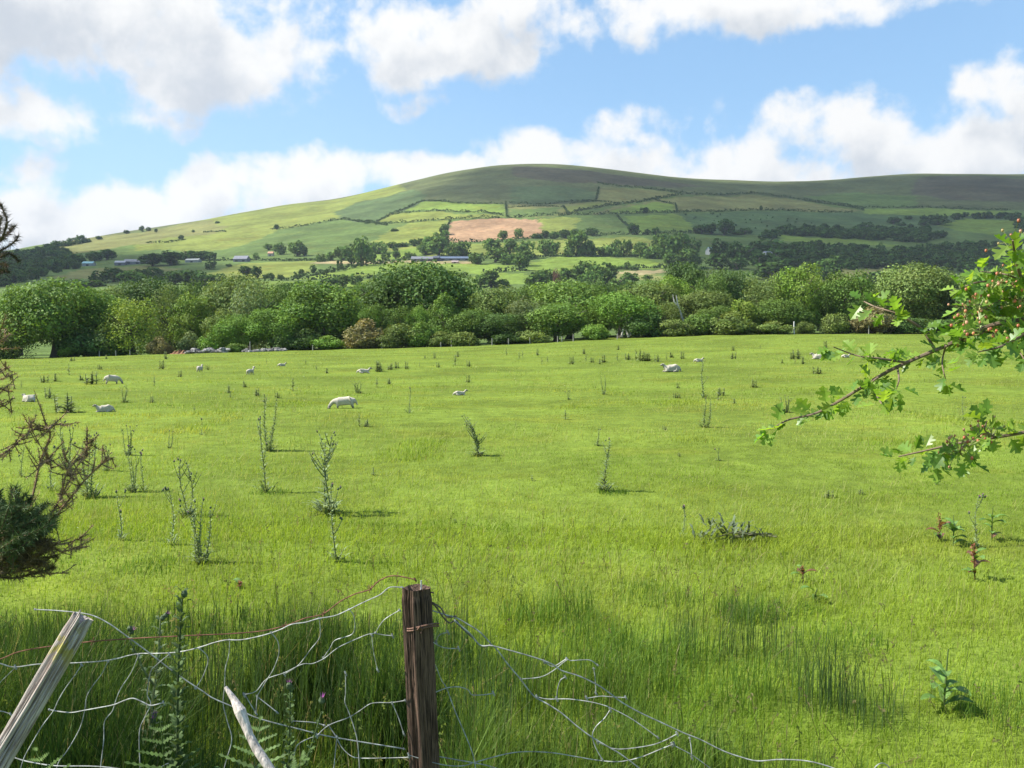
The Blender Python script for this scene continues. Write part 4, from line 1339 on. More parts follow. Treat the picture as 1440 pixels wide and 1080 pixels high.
SH = {('grazing', False): sheep_mesh('sheep_grazing', 'grazing'), ('lying', False): sheep_mesh('sheep_lying', 'lying'),
      ('standing', False): sheep_mesh('sheep_standing', 'standing'), ('lying', True): sheep_mesh('lamb_lying', 'lying', True), ('standing', True): sheep_mesh('lamb_standing', 'standing', True)}
for (px, by, wpx, pose, lamb, rz, label) in [
    (41, 565, 25, 'lying', False, 2.6, 'pale sheep lying nearest the left edge beside the gorse'),
    (148, 579, 25, 'lying', False, 3.7, 'white sheep lying with its head up to the left and its side in shade'),
    (158, 540, 25, 'grazing', False, .5, 'greyish sheep with a dark patch grazing behind the other two on the left'),
    (281, 523, 12, 'standing', False, 1.45, 'sheep standing end on below the rubble wall'),
    (352, 527, 8, 'standing', True, 1.2, 'tiny lamb alone right of the sheep standing end on'),
    (396, 515, 12, 'lying', True, .6, 'small pale lamb lying below the right end of the rubble wall'),
    (511, 525, 19, 'lying', True, .1, 'white lamb lying in the far grass below the dark oak'),
    (484, 574, 40, 'grazing', False, 3.3, 'long creamy sheep grazing left of the middle, the largest in view'),
    (646, 556, 19, 'lying', True, .3, 'thin white lamb lying with raised head in the middle of the field'),
    (945, 523, 26, 'lying', False, 3.3, 'bright white ewe lying right of the middle'),
    (982, 509, 14, 'lying', True, .2, 'lamb lying just beyond and right of the bright white ewe'),
    (1152, 505, 20, 'lying', False, 3.0, 'white sheep lying left of the hawthorn leaves in the far field'),
    (1189, 503, 13, 'lying', True, .2, 'pinkish lamb half hidden by a hawthorn leaf tuft'),
]:
    p = at(px, by)
    k = wpx * p.y / F_PX / (1.22 if pose != 'grazing' else 1.36)
    if label.find('end on') > 0: k = 12 * p.y / F_PX / 1.0
    if label.find('tiny') == 0: k = .5
    o = bpy.data.objects.new('sheep', SH[(pose, lamb)])
    COL.objects.link(o)
    p.z -= .02 if pose == 'lying' else .13 * k
    o.location = p
    o.rotation_euler = (0, 0, rz)
    o.scale = (k,) * 3
    if pose == 'grazing' and wpx == 40: o.scale = (k, k * .95, k * .82)
    tag(o, label, 'lamb' if lamb else 'sheep', 'sheep resting and grazing in the pasture')

# ------------------------------------------------------------------ far fence posts, rubble wall, soil
M_WOOD = plain_mat('weathered_wood', .85, .3, 9, .15, .5, stretch=(1, 1, .12))
for px, hpx, label in [
    (140, 9, 'pale fence post stub left of the yellow-green willow'), (163, 8, 'short post under the yellow-green willow'), (183, 8, 'post at the right foot of the yellow-green willow'),
    (352, 15, 'tall pale post above the rubble wall gap'), (440, 8, 'post right of the rubble wall'), (537, 9, 'post in front of the largest brown gorse bush'),
    (620, 7, 'post in front of the small olive bush'), (635, 10, 'pale post, left of the pair below the pale olive tree'), (660, 8, 'post to the right of the pair below the pale olive tree'),
    (692, 10, 'brightest pale post below the pale olive tree'), (715, 9, 'post left of the middle bushes'), (745, 9, 'post in front of the olive bush near the middle'),
    (784, 9, 'first of three close posts below the copper beech'), (790, 8, 'second of three close posts below the copper beech'), (806, 10, 'third of three close posts below the copper beech'),
    (868, 8, 'post just left of the leaning pale trunk'), (1116, 18, 'white post standing alone under the tall bright pointed tree'), (1221, 12, 'post below the tan gorse bush by the hawthorn tip')]:
    p = on((px - CX) / F_PX * 141, 141.0)
    h = hpx * 141 / F_PX
    b = MB()
    wd = .07 if px != 1116 else .10
    rng = np.random.default_rng(px)
    c = np.array((.36, .33, .28)) if px != 1116 else np.array((.62, .60, .55))
    zz = np.linspace(-.2, h, 6)
    b.tube(np.stack([rng.normal(scale=.006, size=6), rng.normal(scale=.006, size=6), zz], 1), wd * np.array((1.1, 1.05, 1, 1, .98, .9)), 7, c)
    o = b.build('fence_post', M_WOOD)
    o.location = p
    tag(o, label, 'fence post', 'posts of the far field fence')
M_STONE = plain_mat('field_stone', .9, .3, 3.0, .1, .8)


def rubble(name, label, cat, px0, px1, n, hmax, seed, Y=140.5, col=(.20, .19, .175)):
    rng = np.random.default_rng(seed)
    b = MB()
    for k in range(n):
        px = rng.uniform(px0, px1)
        x = (px - CX) / F_PX * Y
        y = Y + rng.normal(scale=.35)
        r = rng.uniform(.16, .38)
        u = (px - px0) / (px1 - px0)
        z = float(zg(x, y)) + rng.uniform(0, 1) * hmax * (.5 + .5 * math.sin(u * 9 + seed) ** 2)
        V = []
        for i in range(5):
            th = math.pi * i / 4
            for j in range(7):
                a = j * 2 * math.pi / 7 + rng.uniform(-.25, .25)
                q = r * rng.uniform(.78, 1.15)
                V.append((x + 1.35 * q * math.sin(th) * math.cos(a), y + q * math.sin(th) * math.sin(a), z + .75 * q * math.cos(th)))
        F = [(i * 7 + j, i * 7 + (j + 1) % 7, (i + 1) * 7 + (j + 1) % 7, (i + 1) * 7 + j) for i in range(4) for j in range(7)]
        b.add(V, np.array(F), np.array(col) * rng.uniform(.55, 1.5))
    return tag(b.build(name, M_STONE), label, cat)


rubble('stone_wall', 'tumbled grey stone wall at the far left field edge right of the orange soil', 'stone wall', 263, 322, 110, .75, 3)
rubble('stone_wall', 'lower scattered stretch of stone wall running on to the right', 'stone wall', 342, 402, 100, .45, 4)
b = MB()
rng = np.random.default_rng(9)
nx, ny = 24, 10
V = []
for i in range(nx):
    for j in range(ny):
        x = (238 + 30 * i / (nx - 1) - CX) / F_PX * 141; y = 140 + 2.5 * j / (ny - 1)
        hgt = .8 * math.sin(math.pi * i / (nx - 1)) * math.sin(math.pi * j / (ny - 1)) * (.7 + .3 * math.sin(i * 1.3)) + rng.uniform(0, .08)
        V.append((x, y, float(zg(x, y)) + hgt - .03))
b.add(V, np.array([(i * ny + j, (i + 1) * ny + j, (i + 1) * ny + j + 1, i * ny + j + 1) for i in range(nx - 1) for j in range(ny - 1)]), (.22, .12, .065))
tag(b.build('soil_heap', M_STONE), 'heap of bare orange soil at the left end of the stone wall', 'soil heap')

# ------------------------------------------------------------------ grass
M_GRASS = leaf_mat('grass_blade', .46, .10, .55, var=.10, scale=2.5, tint=(1.15, 1.1, .6))
_gr = np.random.default_rng(2024)


def vn(x, y, f, seed):
    """smooth value noise 0..1"""
    r = np.random.default_rng(seed)
    T = r.random((64, 64))
    gx, gy = x * f, y * f
    ix, iy = np.floor(gx).astype(int), np.floor(gy).astype(int)
    fx, fy = gx - ix, gy - iy
    fx, fy = fx * fx * (3 - 2 * fx), fy * fy * (3 - 2 * fy)
    a, b_, c, d = T[ix % 64, iy % 64], T[(ix + 1) % 64, iy % 64], T[ix % 64, (iy + 1) % 64], T[(ix + 1) % 64, (iy + 1) % 64]
    return (a * (1 - fx) + b_ * fx) * (1 - fy) + (c * (1 - fx) + d * fx) * fy


def blades(b, X, Y, H, W, C, lean=.35, wind=(.25, .0), simple=False):
    n = len(X)
    Z = zg(X, Y) - .01
    a = _gr.uniform(0, 2 * np.pi, n)
    D = np.stack([np.cos(a) + wind[0], np.sin(a) + wind[1]], 1)
    L = np.abs(_gr.normal(scale=lean, size=n))[:, None] + .05
    wa = a + _gr.uniform(.8, 2.3, n)
    S = np.stack([np.cos(wa), np.sin(wa), 0 * wa], 1) * (W / 2)[:, None]
    P = np.stack([X, Y, Z], 1)
    H = H[:, None]
    up = np.array((0, 0, 1.0))
    M = P + up * H * .56 + np.concatenate([D * L * H * .28, 0 * H], 1)
    T = P + up * H * (1 - .32 * np.minimum(L, 1.2)) + np.concatenate([D * L * H * .95, 0 * H], 1)
    if simple:
        V = np.stack([P - S, P + S, T], 1).reshape(-1, 3)
        b.add(V, np.arange(3 * n).reshape(-1, 3), np.repeat(C, 3, 0))
    else:
        V = np.stack([P - S, P + S, M + .75 * S, M - .75 * S, T], 1).reshape(-1, 3)
        i = np.arange(n)[:, None] * 5
        o = b.n
        b.add(V, i + np.array([[0, 1, 2, 3]]), np.repeat(C, 5, 0))
        b.F.append(o + i + np.array([[3, 2, 4]])); b.MI.append(np.zeros(n, int))


def scatter(n, y0, y1, powr, half=.72, pad=.6):
    """positions thinning with distance; x spread inside a wedge wider than the view"""
    u = _gr.random(n)
    e = 1 - powr
    y = (y0 ** e + u * (y1 ** e - y0 ** e)) ** (1 / e)
    x = _gr.uniform(-1, 1, n) * (half * y + pad)
    return x, y


def gcol(x, y, jit=.16):
    """pasture colours: sward patches of fresher, yellower and darker grass"""
    p1, p2, p3 = vn(x, y, .45, 1), vn(x, y, 1.7, 2), vn(x, y, .09, 3)
    base = np.array(GRASS_A)[None]
    yel = np.array(GRASS_Y)[None]
    drk = np.array(GRASS_D)[None]
    k = sstep(.35, .75, .45 * p1 + .55 * p3)[:, None]
    d = sstep(.55, .85, .5 * p2 + .5 * (1 - p1))[:, None]
    c = base * (1 - k) + yel * k
    p4, p5 = vn(x, y, .19, 4), vn(x, y, 3.6, 5)
    c = c * (1 - .85 * d) + drk * .85 * d
    c = c * (.80 + .26 * p4 + .22 * p5)[:, None] * (1 + np.stack([.16 * (p4 - .5), 0 * p4, .25 * (p3 - .5)], 1))
    c = c * _gr.uniform(1 - jit, 1 + jit, (len(x), 1))
    straw = _gr.random(len(x)) < .035
    c[straw] = np.array((.30, .27, .10)) * _gr.uniform(.8, 1.1, (straw.sum(), 1))
    return c


GRASS_A, GRASS_Y, GRASS_D = (.228, .315, .036), (.315, .350, .062), (.140, .235, .028)
b = MB()
for n_, y0_, y1_, pw, simple in ((150000, 3.0, 9.5, 1.1, False), (190000, 8.5, 28.0, 1.2, True), (170000, 25, 141, 1.3, True)):
    x, y = scatter(n_, y0_, y1_, pw, .66, 1)
    hb_ = .075 - .035 * sstep(6, 16, y) + .03 * sstep(40, 120, y)
    h = hb_ * (.6 + .7 * vn(x, y, .9, 7)) + .075 * sstep(.72, .95, vn(x, y, .6, 8)) * sstep(60, 20, y)
    h = h * _gr.uniform(.5, 1.3, len(x))
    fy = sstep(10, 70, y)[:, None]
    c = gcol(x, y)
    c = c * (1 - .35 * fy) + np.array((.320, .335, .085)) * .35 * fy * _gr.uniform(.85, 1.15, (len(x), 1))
    blades(b, x, y, h, np.maximum(.0036, .00082 * y) * _gr.uniform(.6, 1.3, len(x)), c, .7, simple=simple)
# paler flowering stalks rising out of the sward in drifts
x, y = scatter(60000, 5, 120, 1.15, .64, 1)
keep = vn(x, y, .22, 31) * .6 + vn(x, y, .8, 32) * .4 > .50
x, y = x[keep], y[keep]
c = np.where((_gr.random(len(x)) < .55)[:, None], (.36, .37, .13), (.24, .31, .05)) * _gr.uniform(.8, 1.15, (len(x), 1))
blades(b, x, y, (.10 + .10 * vn(x, y, .5, 33)) * _gr.uniform(.6, 1.3, len(x)), np.maximum(.0028, .0006 * y) * _gr.uniform(.7, 1.2, len(x)), c, .55, simple=True)
tag(b.build('grass', M_GRASS), kind='stuff')

# long grass and rushes along the fence
b = MB()
n = 125000
x = _gr.uniform(-3.4, 2.6, n)
y = 2.5 + 4.2 * _gr.random(n) ** 1.1
L = sstep(1.9, .4, x + .25 * (y - 4)) * sstep(6.3, 4.3, y + .5 * vn(x, y, 1.2, 21) + .35 * np.clip(x, -1, 2)) * sstep(2.4, 3.0, y)
L = L * (.22 + .98 * sstep(.35, .68, vn(x, y, 1.9, 22))) * (1 - .48 * sstep(-.45, .1, x))
keep = _gr.random(n) < L * 1.15
x, y, L = x[keep], y[keep], L[keep]
h = (.15 + .44 * L) * _gr.uniform(.55, 1.15, len(x))
c = np.where((x > -.2)[:, None], (.092, .155, .028), (.044, .088, .018)) * _gr.uniform(.7, 1.4, (len(x), 1)) + np.array((.05, .06, .008)) * (_gr.random((len(x), 1)) < .25)  # blades on the left coloured darker to deepen the shade there
dry = _gr.random(len(x)) < .04
c[dry] = np.array((.34, .29, .15)) * _gr.uniform(.7, 1.1, (dry.sum(), 1))
blades(b, x, y, h, _gr.uniform(.003, .0065, len(x)), c, .28, (.15, 0))
# rush stems: stiff and dark
for k in range(30):
    cx, cy = _gr.uniform(-2.4, .1), _gr.uniform(3.5, 5.2)
    if k > 24: cx, cy = _gr.uniform(.2, 1.9), _gr.uniform(4.0, 5.6)
    m = int(_gr.integers(50, 130))
    xx, yy = cx + _gr.normal(scale=.10, size=m), cy + _gr.normal(scale=.10, size=m)
    hh = _gr.uniform(.32, .66, m) * (1 if k <= 22 else .75)
    blades(b, xx, yy, hh, _gr.uniform(.003, .0045, m), np.array((.060, .105, .034)) * _gr.uniform(.7, 1.3, (m, 1)), .16, (.1, 0))
# darker, longer tufts out in the pasture
for (px, py, r_, hh, m) in [(1050, 868, .22, .18, 380), (740, 880, .2, .30, 150), (800, 870, .2, .32, 150), (925, 840, .35, .11, 300), (830, 905, .3, .22, 260), (215, 800, .3, .12, 180), (940, 925, .34, .26, 300), (1090, 960, .3, .24, 200), (1010, 985, .3, .26, 260), (890, 960, .3, .3, 300), (1180, 905, .3, .13, 250), (1400, 1000, .3, .18, 300), (1120, 860, .2, .11, 150), (862, 694, .2, .08, 120), (380, 694, .25, .07, 110)]:
    p = at(px, py)
    a = _gr.uniform(0, 6.28, m); rr = r_ * np.sqrt(_gr.random(m))
    xx, yy = p.x + rr * np.cos(a), p.y + rr * np.sin(a)
    blades(b, xx, yy, hh * _gr.uniform(.5, 1.15, m), np.maximum(.0035, .0008 * p.y) * np.ones(m), np.array((.105, .185, .028)) * _gr.uniform(.75, 1.35, (m, 1)), .45)
tag(b.build('long_grass', M_GRASS), kind='stuff')
# flowering grass stalks, clover heads and sorrel specks
b = MB()
for k in range(420):
    cx, cy = _gr.uniform(-2.6, 2.6), 3.3 + 4.5 * _gr.random() ** 1.4
    z0 = float(zg(cx, cy)); hh = _gr.uniform(.22, .58) * (1 if cx < 1.4 else .6)
    lx, ly = _gr.normal(scale=.09, size=2)
    col = np.array(((.20, .20, .075), (.26, .22, .11), (.15, .19, .05))[k % 3]) * _gr.uniform(.8, 1.2)
    P0, P1, P2 = np.array((cx, cy, z0)), np.array((cx + lx * .4, cy + ly * .4, z0 + hh * .6)), np.array((cx + lx, cy + ly, z0 + hh))
    b.tube([P0, P1, P2], .0011, 3, col, cap=False)
    for q in range(7):
        pp = P2 - (P2 - P1) * .05 * q
        w_ = _gr.normal(scale=.007, size=3)
        b.add([pp, pp + w_ + (0, 0, .008), pp + w_ * 1.3 + (0, 0, -.004)], np.array([(0, 1, 2)]), col)
x, y = scatter(260, 5, 45, 1.3, .6, 1)
z = zg(x, y)
for k in range(260):
    s = .0014 * y[k] * _gr.uniform(.5, 1.3)
    hz = z[k] + _gr.uniform(.06, .14)
    col = ((.50, .50, .42), (.45, .44, .34), (.48, .42, .10), (.30, .14, .08))[k % 4]
    o_ = np.array((x[k], y[k], hz))
    Vq = [o_ + np.array((math.cos(q * 1.2566), math.sin(q * 1.2566), .35 * (q % 2))) * s * .5 for q in range(5)]
    b.add(Vq, np.array([(0, 1, 2, 3, 4)]), col)
tag(b.build('meadow_flowers', M_GRASS), kind='stuff')

# ------------------------------------------------------------------ fence
def wood_col_mat(name, dark, light, lichen=0.0):
    m, t, o = new_mat(name)
    tcx = t.n('ShaderNodeTexCoord')
    v0 = tcx.outputs['Object']
    grain = t.noise(t.v('MULTIPLY', v0, (1, 1, .045)), 190, 6, .7)
    mott = t.noise(t.v('MULTIPLY', v0, (1, 1, .3)), 28, 5, .6)
    c = t.mixc(t.smooth(grain, .32, .66), dark, light)
    c = t.mixc(t.smooth(mott, .5, .75, 0, .6), c, (dark[0] * 1.25, dark[1] * .85, dark[2] * .7, 1))
    crk = t.noise(t.v('MULTIPLY', v0, (1, 1, .02)), 60, 3, .5)
    c = t.mixc(t.smooth(crk, .40, .36, 0, .85), c, (dark[0] * .35, dark[1] * .35, dark[2] * .35, 1))
    if lichen:
        lf_ = t.noise(v0, 26, 4, .6)
        sepz = t.n('ShaderNodeSeparateXYZ'); t.l(v0, sepz.inputs[0])
        zz = t.m('MULTIPLY', t.smooth(sepz.outputs[2], lichen - .16, lichen - .10), t.smooth(sepz.outputs[2], lichen - .015, lichen - .06))
        c = t.mixc(t.m('MULTIPLY', zz, t.smooth(lf_, .50, .62)), c, (.36, .31, .10, 1))
    p = t.n('ShaderNodeBsdfPrincipled')
    t.l(c, p.inputs['Base Color'])
    p.inputs['Roughness'].default_value = .85
    p.inputs['Specular IOR Level'].default_value = .15
    bp = t.n('ShaderNodeBump')
    bp.inputs['Strength'].default_value = .9
    bp.inputs['Distance'].default_value = .004
    t.l(grain, bp.inputs['Height'])
    t.l(bp.outputs[0], p.inputs['Normal'])
    t.l(p.outputs[0], o.inputs[0])
    return m


def split_post(name, half, H, rot, seed, mat, cracks, jag, round_=.22):
    """a sawn square post, weathered: drying cracks down its faces and a broken top"""
    rng = np.random.default_rng(seed)
    k, nz = 96, 70
    th = np.arange(k) * 2 * math.pi / k
    sq = half / np.maximum(np.abs(np.cos(th)), np.abs(np.sin(th)))
    rr = np.minimum(sq, half * (1.414 - round_))
    zt = np.linspace(0, 1, nz)
    b = MB()
    top = H + np.zeros(k)
    for a, dz, wd in jag:
        top = top + dz * np.exp(-.5 * (((th - a + math.pi) % (2 * math.pi) - math.pi) / wd) ** 2)
    V = []
    for i, t in enumerate(zt):
        r = rr.copy()
        for a, dep, wd in cracks:
            aa = a + .10 * math.sin(t * 7 + a) + .05 * math.sin(t * 23 + a)
            r = r - dep * (.55 + .45 * math.sin(t * 5 + a * 3) ** 2) * np.exp(-.5 * (((th - aa + math.pi) % (2 * math.pi) - math.pi) / wd) ** 2)
        r = r * (1 + .012 * np.sin(th * 9 + t * 6) + .008 * np.sin(th * 23 + t * 3) + .006 * np.sin(t * 31 + th * 2))
        if t > .985: r = r * .93
        z = -.15 + (top + .15) * t
        V.append(np.stack([r * np.cos(th + rot), r * np.sin(th + rot), z], 1))
    V = np.concatenate(V)
    i = np.arange(nz - 1)[:, None] * k; j = np.arange(k)[None, :]
    b.add(V, np.stack([i + j, i + (j + 1) % k, i + k + (j + 1) % k, i + k + j], -1).reshape(-1, 4))
    cpt = b.n
    b.add([(0, 0, H - .025)], np.array([(0, 0, 0)])[:0].reshape(0, 3))
    b.F.append(np.stack([(nz - 1) * k + np.arange(k), (nz - 1) * k + (np.arange(k) + 1) % k, np.full(k, cpt)], 1)); b.MI.append(np.zeros(k, int))
    return b.mesh(name, mat)


M_POST = wood_col_mat('old_post_wood', (.012, .008, .006, 1), (.170, .108, .075, 1))
M_WIRE = plain_mat('galvanised_wire', .6, .45, 45, .4, metal=.2)
M_RUST = plain_mat('rusty_wire', .85, .4, 80, .2)
WIRE_C, RUST_C = (.31, .315, .29), (.17, .080, .050)

pp0 = pt(585, 826, 2.9)
pb = Vector((-.255, 2.9, float(zg(-.255, 2.9))))
post = thing('fence_post', 'dark weathered upright wooden fence post with cracked top in the foreground', 'fence post', pb)
H0 = (pp0 - pb).length
me = split_post('post_timber', .0405, H0, R(-43), 4, M_POST, [(R(262), .026, .10), (R(243), .008, .09), (R(284), .012, .08), (R(298), .007, .06), (R(215), .008, .10), (R(330), .010, .08), (R(348), .007, .07)], [(R(262), .016, .12), (R(40), -.004, .4), (R(256), -.022, .05)])
tm = part('timber', me, post)
dv = pp0 - pb
tm.rotation_euler = (0, math.atan2(dv.x, dv.z), 0)
b = MB()
for dz in (0, .007):
    th = np.linspace(R(140), R(345), 18)
    zz = H0 - .125 + dz + .012 * np.sin(th * 1.5)
    b.tube(np.stack([.051 * np.cos(th) - .026, .051 * np.sin(th) , zz], 1), .0032, 5, (.15, .085, .06))
b.tube([(-.04, -.052, H0 - .122), (-.03, -.058, H0 - .108), (-.024, -.056, H0 - .118), (-.028, -.056, H0 - .13)], .003, 5, (.15, .085, .06))
b.build('tie_wire', M_RUST, post)
b = MB()
b.tube([(-.032, -.012, H0 - .01), (-.031, -.012, H0 + .024)], .003, 6, (.5, .5, .48))
b.build('nail', M_WIRE, post)

q0, q1 = pt(117, 866, 2.55), pt(8, 1052, 2.42)
ax = (q1 - q0).normalized()
Lq = (q0.z + .12) / -ax.z
base = q0 + ax * Lq
M_GREY = wood_col_mat('bleached_wood', (.15, .11, .09, 1), (.58, .51, .44, 1), Lq)
_q = (-ax).to_track_quat('Z', 'Y')
_xl, _yl = _q @ Vector((1, 0, 0)), _q @ Vector((0, 1, 0))
_pu = Vector((0, 1, 0)).cross(ax).normalized()
if _pu.z < 0: _pu = -_pu
_fn = _pu * .74 + Vector((0, -.67, 0))
ROLL = math.atan2(_fn.dot(_yl), _fn.dot(_xl))

lp = thing('fence_post', 'pale bleached leaning broken fence post with yellow lichen at the left', 'fence post', base)
me = split_post('leaning_timber', .0295, Lq, ROLL, 8, M_GREY, [(R(-14), .024, .13), (R(18), .020, .12), (R(4), .010, .07), (R(-34), .010, .08), (R(62), .014, .10), (R(84), .010, .08), (R(-70), .014, .12), (R(36), .009, .07), (R(110), .01, .1)], [(R(-15), -.03, .12), (R(20), .014, .2), (R(70), -.02, .2)], .3)
o = part('timber', me, lp)
o.rotation_euler = (-ax).to_track_quat('Z', 'Y').to_euler()
q0, q1 = pt(317, 966, 2.72), pt(366, 1058, 2.66)
ax = (q1 - q0).normalized()
b = MB()
L_ = (q0.z + .05) / -ax.z
tt = np.linspace(0, 1, 30)
pts_ = np.array([tuple(q0 + ax * (L_ * t)) for t in tt])
rad = .0125 * (1 + .25 * np.sin(tt * 40) * .4 + .35 * np.exp(-((tt - .07) / .04) ** 2)) * np.where(tt < .015, .4, np.where(tt < .045, .62, 1))
pts_[:, 0] += .006 * np.sin(tt * 30)
b.tube(pts_, rad, 14, (.62, .52, .45))
tag(b.build('broken_stake', plain_mat('dead_wood', .85, .45, 70, .15, .9, stretch=(1, 1, .2))), 'short pale broken stake caught in the wire left of the upright post', 'broken stake')


def spl(pts, n=8):
    """Catmull-Rom through pixel points"""
    P = np.array(pts, float)
    if len(P) < 3:
        return np.array([P[0] + (P[-1] - P[0]) * t for t in np.linspace(0, 1, n)])
    Q = np.concatenate([[2 * P[0] - P[1]], P, [2 * P[-1] - P[-2]]])
    o = []
    for i in range(1, len(Q) - 2):
        for t in np.linspace(0, 1, n, endpoint=False):
            o.append(.5 * ((2 * Q[i]) + (-Q[i - 1] + Q[i + 1]) * t + (2 * Q[i - 1] - 5 * Q[i] + 4 * Q[i + 1] - Q[i + 2]) * t * t + (-Q[i - 1] + 3 * Q[i] - 3 * Q[i + 1] + Q[i + 2]) * t ** 3))
    o.append(P[-1])
    return np.array(o)


def wire(b, pts, r=.0030, Y=2.9, c=WIRE_C, k=5, dy=.05, seed=0):
    S = spl(pts, 5)
    ys = Y + dy * np.sin(S[:, 0] * .013 + seed) * .6 + dy * .5 * np.sin(S[:, 1] * .021)
    W = np.array([tuple(pt(px, py, yy)) for (px, py), yy in zip(S, ys)])
    if r < .0024:
        for e in (0, -1):      # the little twisted knots where two strands cross
            q_ = W[e] + np.array([(0, 0, -.008), (0, 0, 0), (0, 0, .008)]) * (.6 + .4 * math.sin(seed * 5 + e)) + np.array([(.003, 0, 0), (0, -.002, 0), (-.003, 0, 0)])
            b.tube(q_, .0031, 5, np.array(c) * .8)
    cc = np.repeat(np.array(c)[None] * (1 + .18 * np.sin(np.arange(len(W)) * 1.7 + seed))[:, None], k, 0)
    b.tube(W, r, k, cc)


LEFT_NET = [
    [(-60, 940), (-20, 930), (0, 933), (20, 938), (52, 934), (80, 933), (108, 932), (140, 930), (165, 926), (180, 922), (197, 919), (215, 919), (240, 918), (262, 915), (285, 909), (300, 904), (318, 900), (335, 900), (350, 898), (375, 892), (395, 885), (410, 878), (430, 875), (447, 870), (470, 866), (487, 859), (505, 850), (520, 843), (535, 836), (548, 826), (566, 826)],
    [(50, 857), (85, 859), (125, 864), (150, 875), (172, 890), (195, 907), (215, 922), (238, 940), (262, 957), (285, 972), (300, 982), (330, 995), (355, 1007), (380, 1015), (420, 1025), (455, 1034), (500, 1042), (568, 1053)],
    [(70, 998), (80, 1000), (100, 1002), (118, 999), (140, 995), (160, 991), (175, 985), (187, 982), (200, 987), (212, 992), (230, 988)],
    [(-20, 1050), (25, 1067), (50, 1073), (80, 1077), (140, 1078), (200, 1086)], [(-30, 1000), (0, 1000), (15, 1004)],
    [(115, 935), (105, 950), (92, 968), (82, 985), (75, 1000), (60, 1020), (45, 1045), (33, 1068), (26, 1095)],
    [(152, 930), (143, 948), (130, 965), (122, 980), (119, 1000), (112, 1025), (95, 1055), (82, 1073), (78, 1095)],
    [(195, 921), (185, 945), (170, 968), (163, 985), (158, 1000), (147, 1015), (146, 1040), (142, 1075), (140, 1095)],
    [(238, 920), (220, 935), (212, 945), (207, 975), (212, 990), (203, 1010), (196, 1030), (197, 1078), (198, 1095)],
    [(22, 938), (10, 950), (0, 960), (-20, 985)], [(281, 912), (291, 922), (292, 933), (285, 952), (275, 968)],
    [(323, 900), (322, 920), (317, 940), (316, 965), (314, 990), (320, 1015), (326, 1040), (318, 1070), (312, 1095)],
    [(382, 890), (391, 903), (392, 920), (385, 940), (376, 955), (368, 968), (362, 980), (360, 1003)],
    [(343, 977), (360, 972), (375, 955), (400, 946), (425, 934), (440, 933), (457, 925), (475, 911), (500, 899), (522, 891), (540, 893), (552, 894)],
    [(400, 948), (420, 935), (437, 913), (450, 895), (449, 870)], [(455, 925), (465, 910), (472, 900), (495, 892), (499, 878), (497, 865), (491, 857)],
    [(528, 890), (540, 872), (562, 858)], [(523, 893), (525, 915), (531, 942)],
    [(486, 947), (486, 975), (485, 987), (490, 1000), (497, 1020), (503, 1045), (506, 1090)],
    [(445, 1035), (462, 1020), (490, 1009), (505, 1000), (520, 990), (533, 988), (550, 988), (570, 985)], [(447, 1034), (425, 1043), (415, 1055), (411, 1095)],
    [(462, 1020), (472, 1035), (480, 1050), (492, 1062), (505, 1066), (540, 1066), (575, 1065)], [(474, 1036), (472, 1055), (468, 1095)], [(552, 990), (560, 1008), (568, 1032)],
    [(362, 980), (375, 990), (390, 1002)], [(240, 1072), (228, 1078), (218, 1090)],
    [(456, 1020), (440, 1016), (410, 1014)], [(360, 1003), (352, 990), (345, 978)],
]
RIGHT_NET = [
    [(606, 858), (628, 865), (640, 868), (655, 876), (675, 889), (690, 905), (700, 915), (715, 935), (732, 955), (750, 978), (770, 990), (790, 1003), (810, 1020), (830, 1035), (855, 1050), (875, 1062), (905, 1085)],
    [(640, 873), (660, 890), (675, 907), (692, 908), (715, 914), (740, 921), (765, 929), (780, 936), (790, 943), (815, 951), (840, 963), (855, 973), (875, 988), (900, 1002), (930, 1016), (960, 1030), (985, 1040), (1015, 1055), (1040, 1064), (1065, 1070), (1100, 1068), (1145, 1072), (1200, 1090)],
    [(732, 955), (760, 952), (778, 943), (797, 928), (803, 929), (828, 928), (840, 935)], [(765, 930), (778, 937), (797, 926)],
    [(755, 980), (770, 983), (800, 983), (830, 987), (850, 992), (862, 997), (890, 1012), (925, 1037)],
    [(858, 998), (850, 1010), (838, 1022), (833, 1035), (838, 1052), (847, 1068)], [(783, 983), (784, 970), (788, 957), (795, 952)], [(825, 982), (845, 979), (860, 980), (880, 981)],
    [(575, 1062), (620, 1075), (650, 1077), (668, 1072), (700, 1063), (725, 1058), (750, 1057), (780, 1059), (810, 1064), (840, 1069), (870, 1071), (900, 1065), (930, 1053), (948, 1046)],
    [(840, 1043), (860, 1052), (880, 1053), (915, 1048), (935, 1041), (952, 1032)], [(945, 1047), (955, 1052), (975, 1063), (1005, 1085)],
    [(604, 925), (612, 935), (620, 955), (628, 968), (640, 1000), (655, 1035), (664, 1058), (668, 1075), (670, 1095)],
    [(604, 977), (616, 972), (630, 967), (645, 966), (658, 970), (664, 977), (680, 977), (694, 975)], [(604, 900), (612, 905), (625, 911), (645, 912)], [(613, 903), (618, 893), (630, 889)],
    [(606, 1062), (640, 1068), (668, 1073), (690, 1078), (730, 1092)], [(970, 1038), (972, 1052), (973, 1066)], [(1225, 1095), (1230, 1080), (1240, 1073), (1250, 1079), (1254, 1095)],
    [(835, 940), (837, 955), (838, 975)],
]
b = MB()
for i, w_ in enumerate(LEFT_NET): wire(b, w_, .0021 if i < 4 else .0016, seed=i)
tag(b.build('wire_netting', M_WIRE), 'loose galvanised stock netting strung between the leaning and the upright post', 'wire netting')
b = MB()
for i, w_ in enumerate(RIGHT_NET): wire(b, w_, .0023 if i < 2 else .0017, seed=i * 1.3)
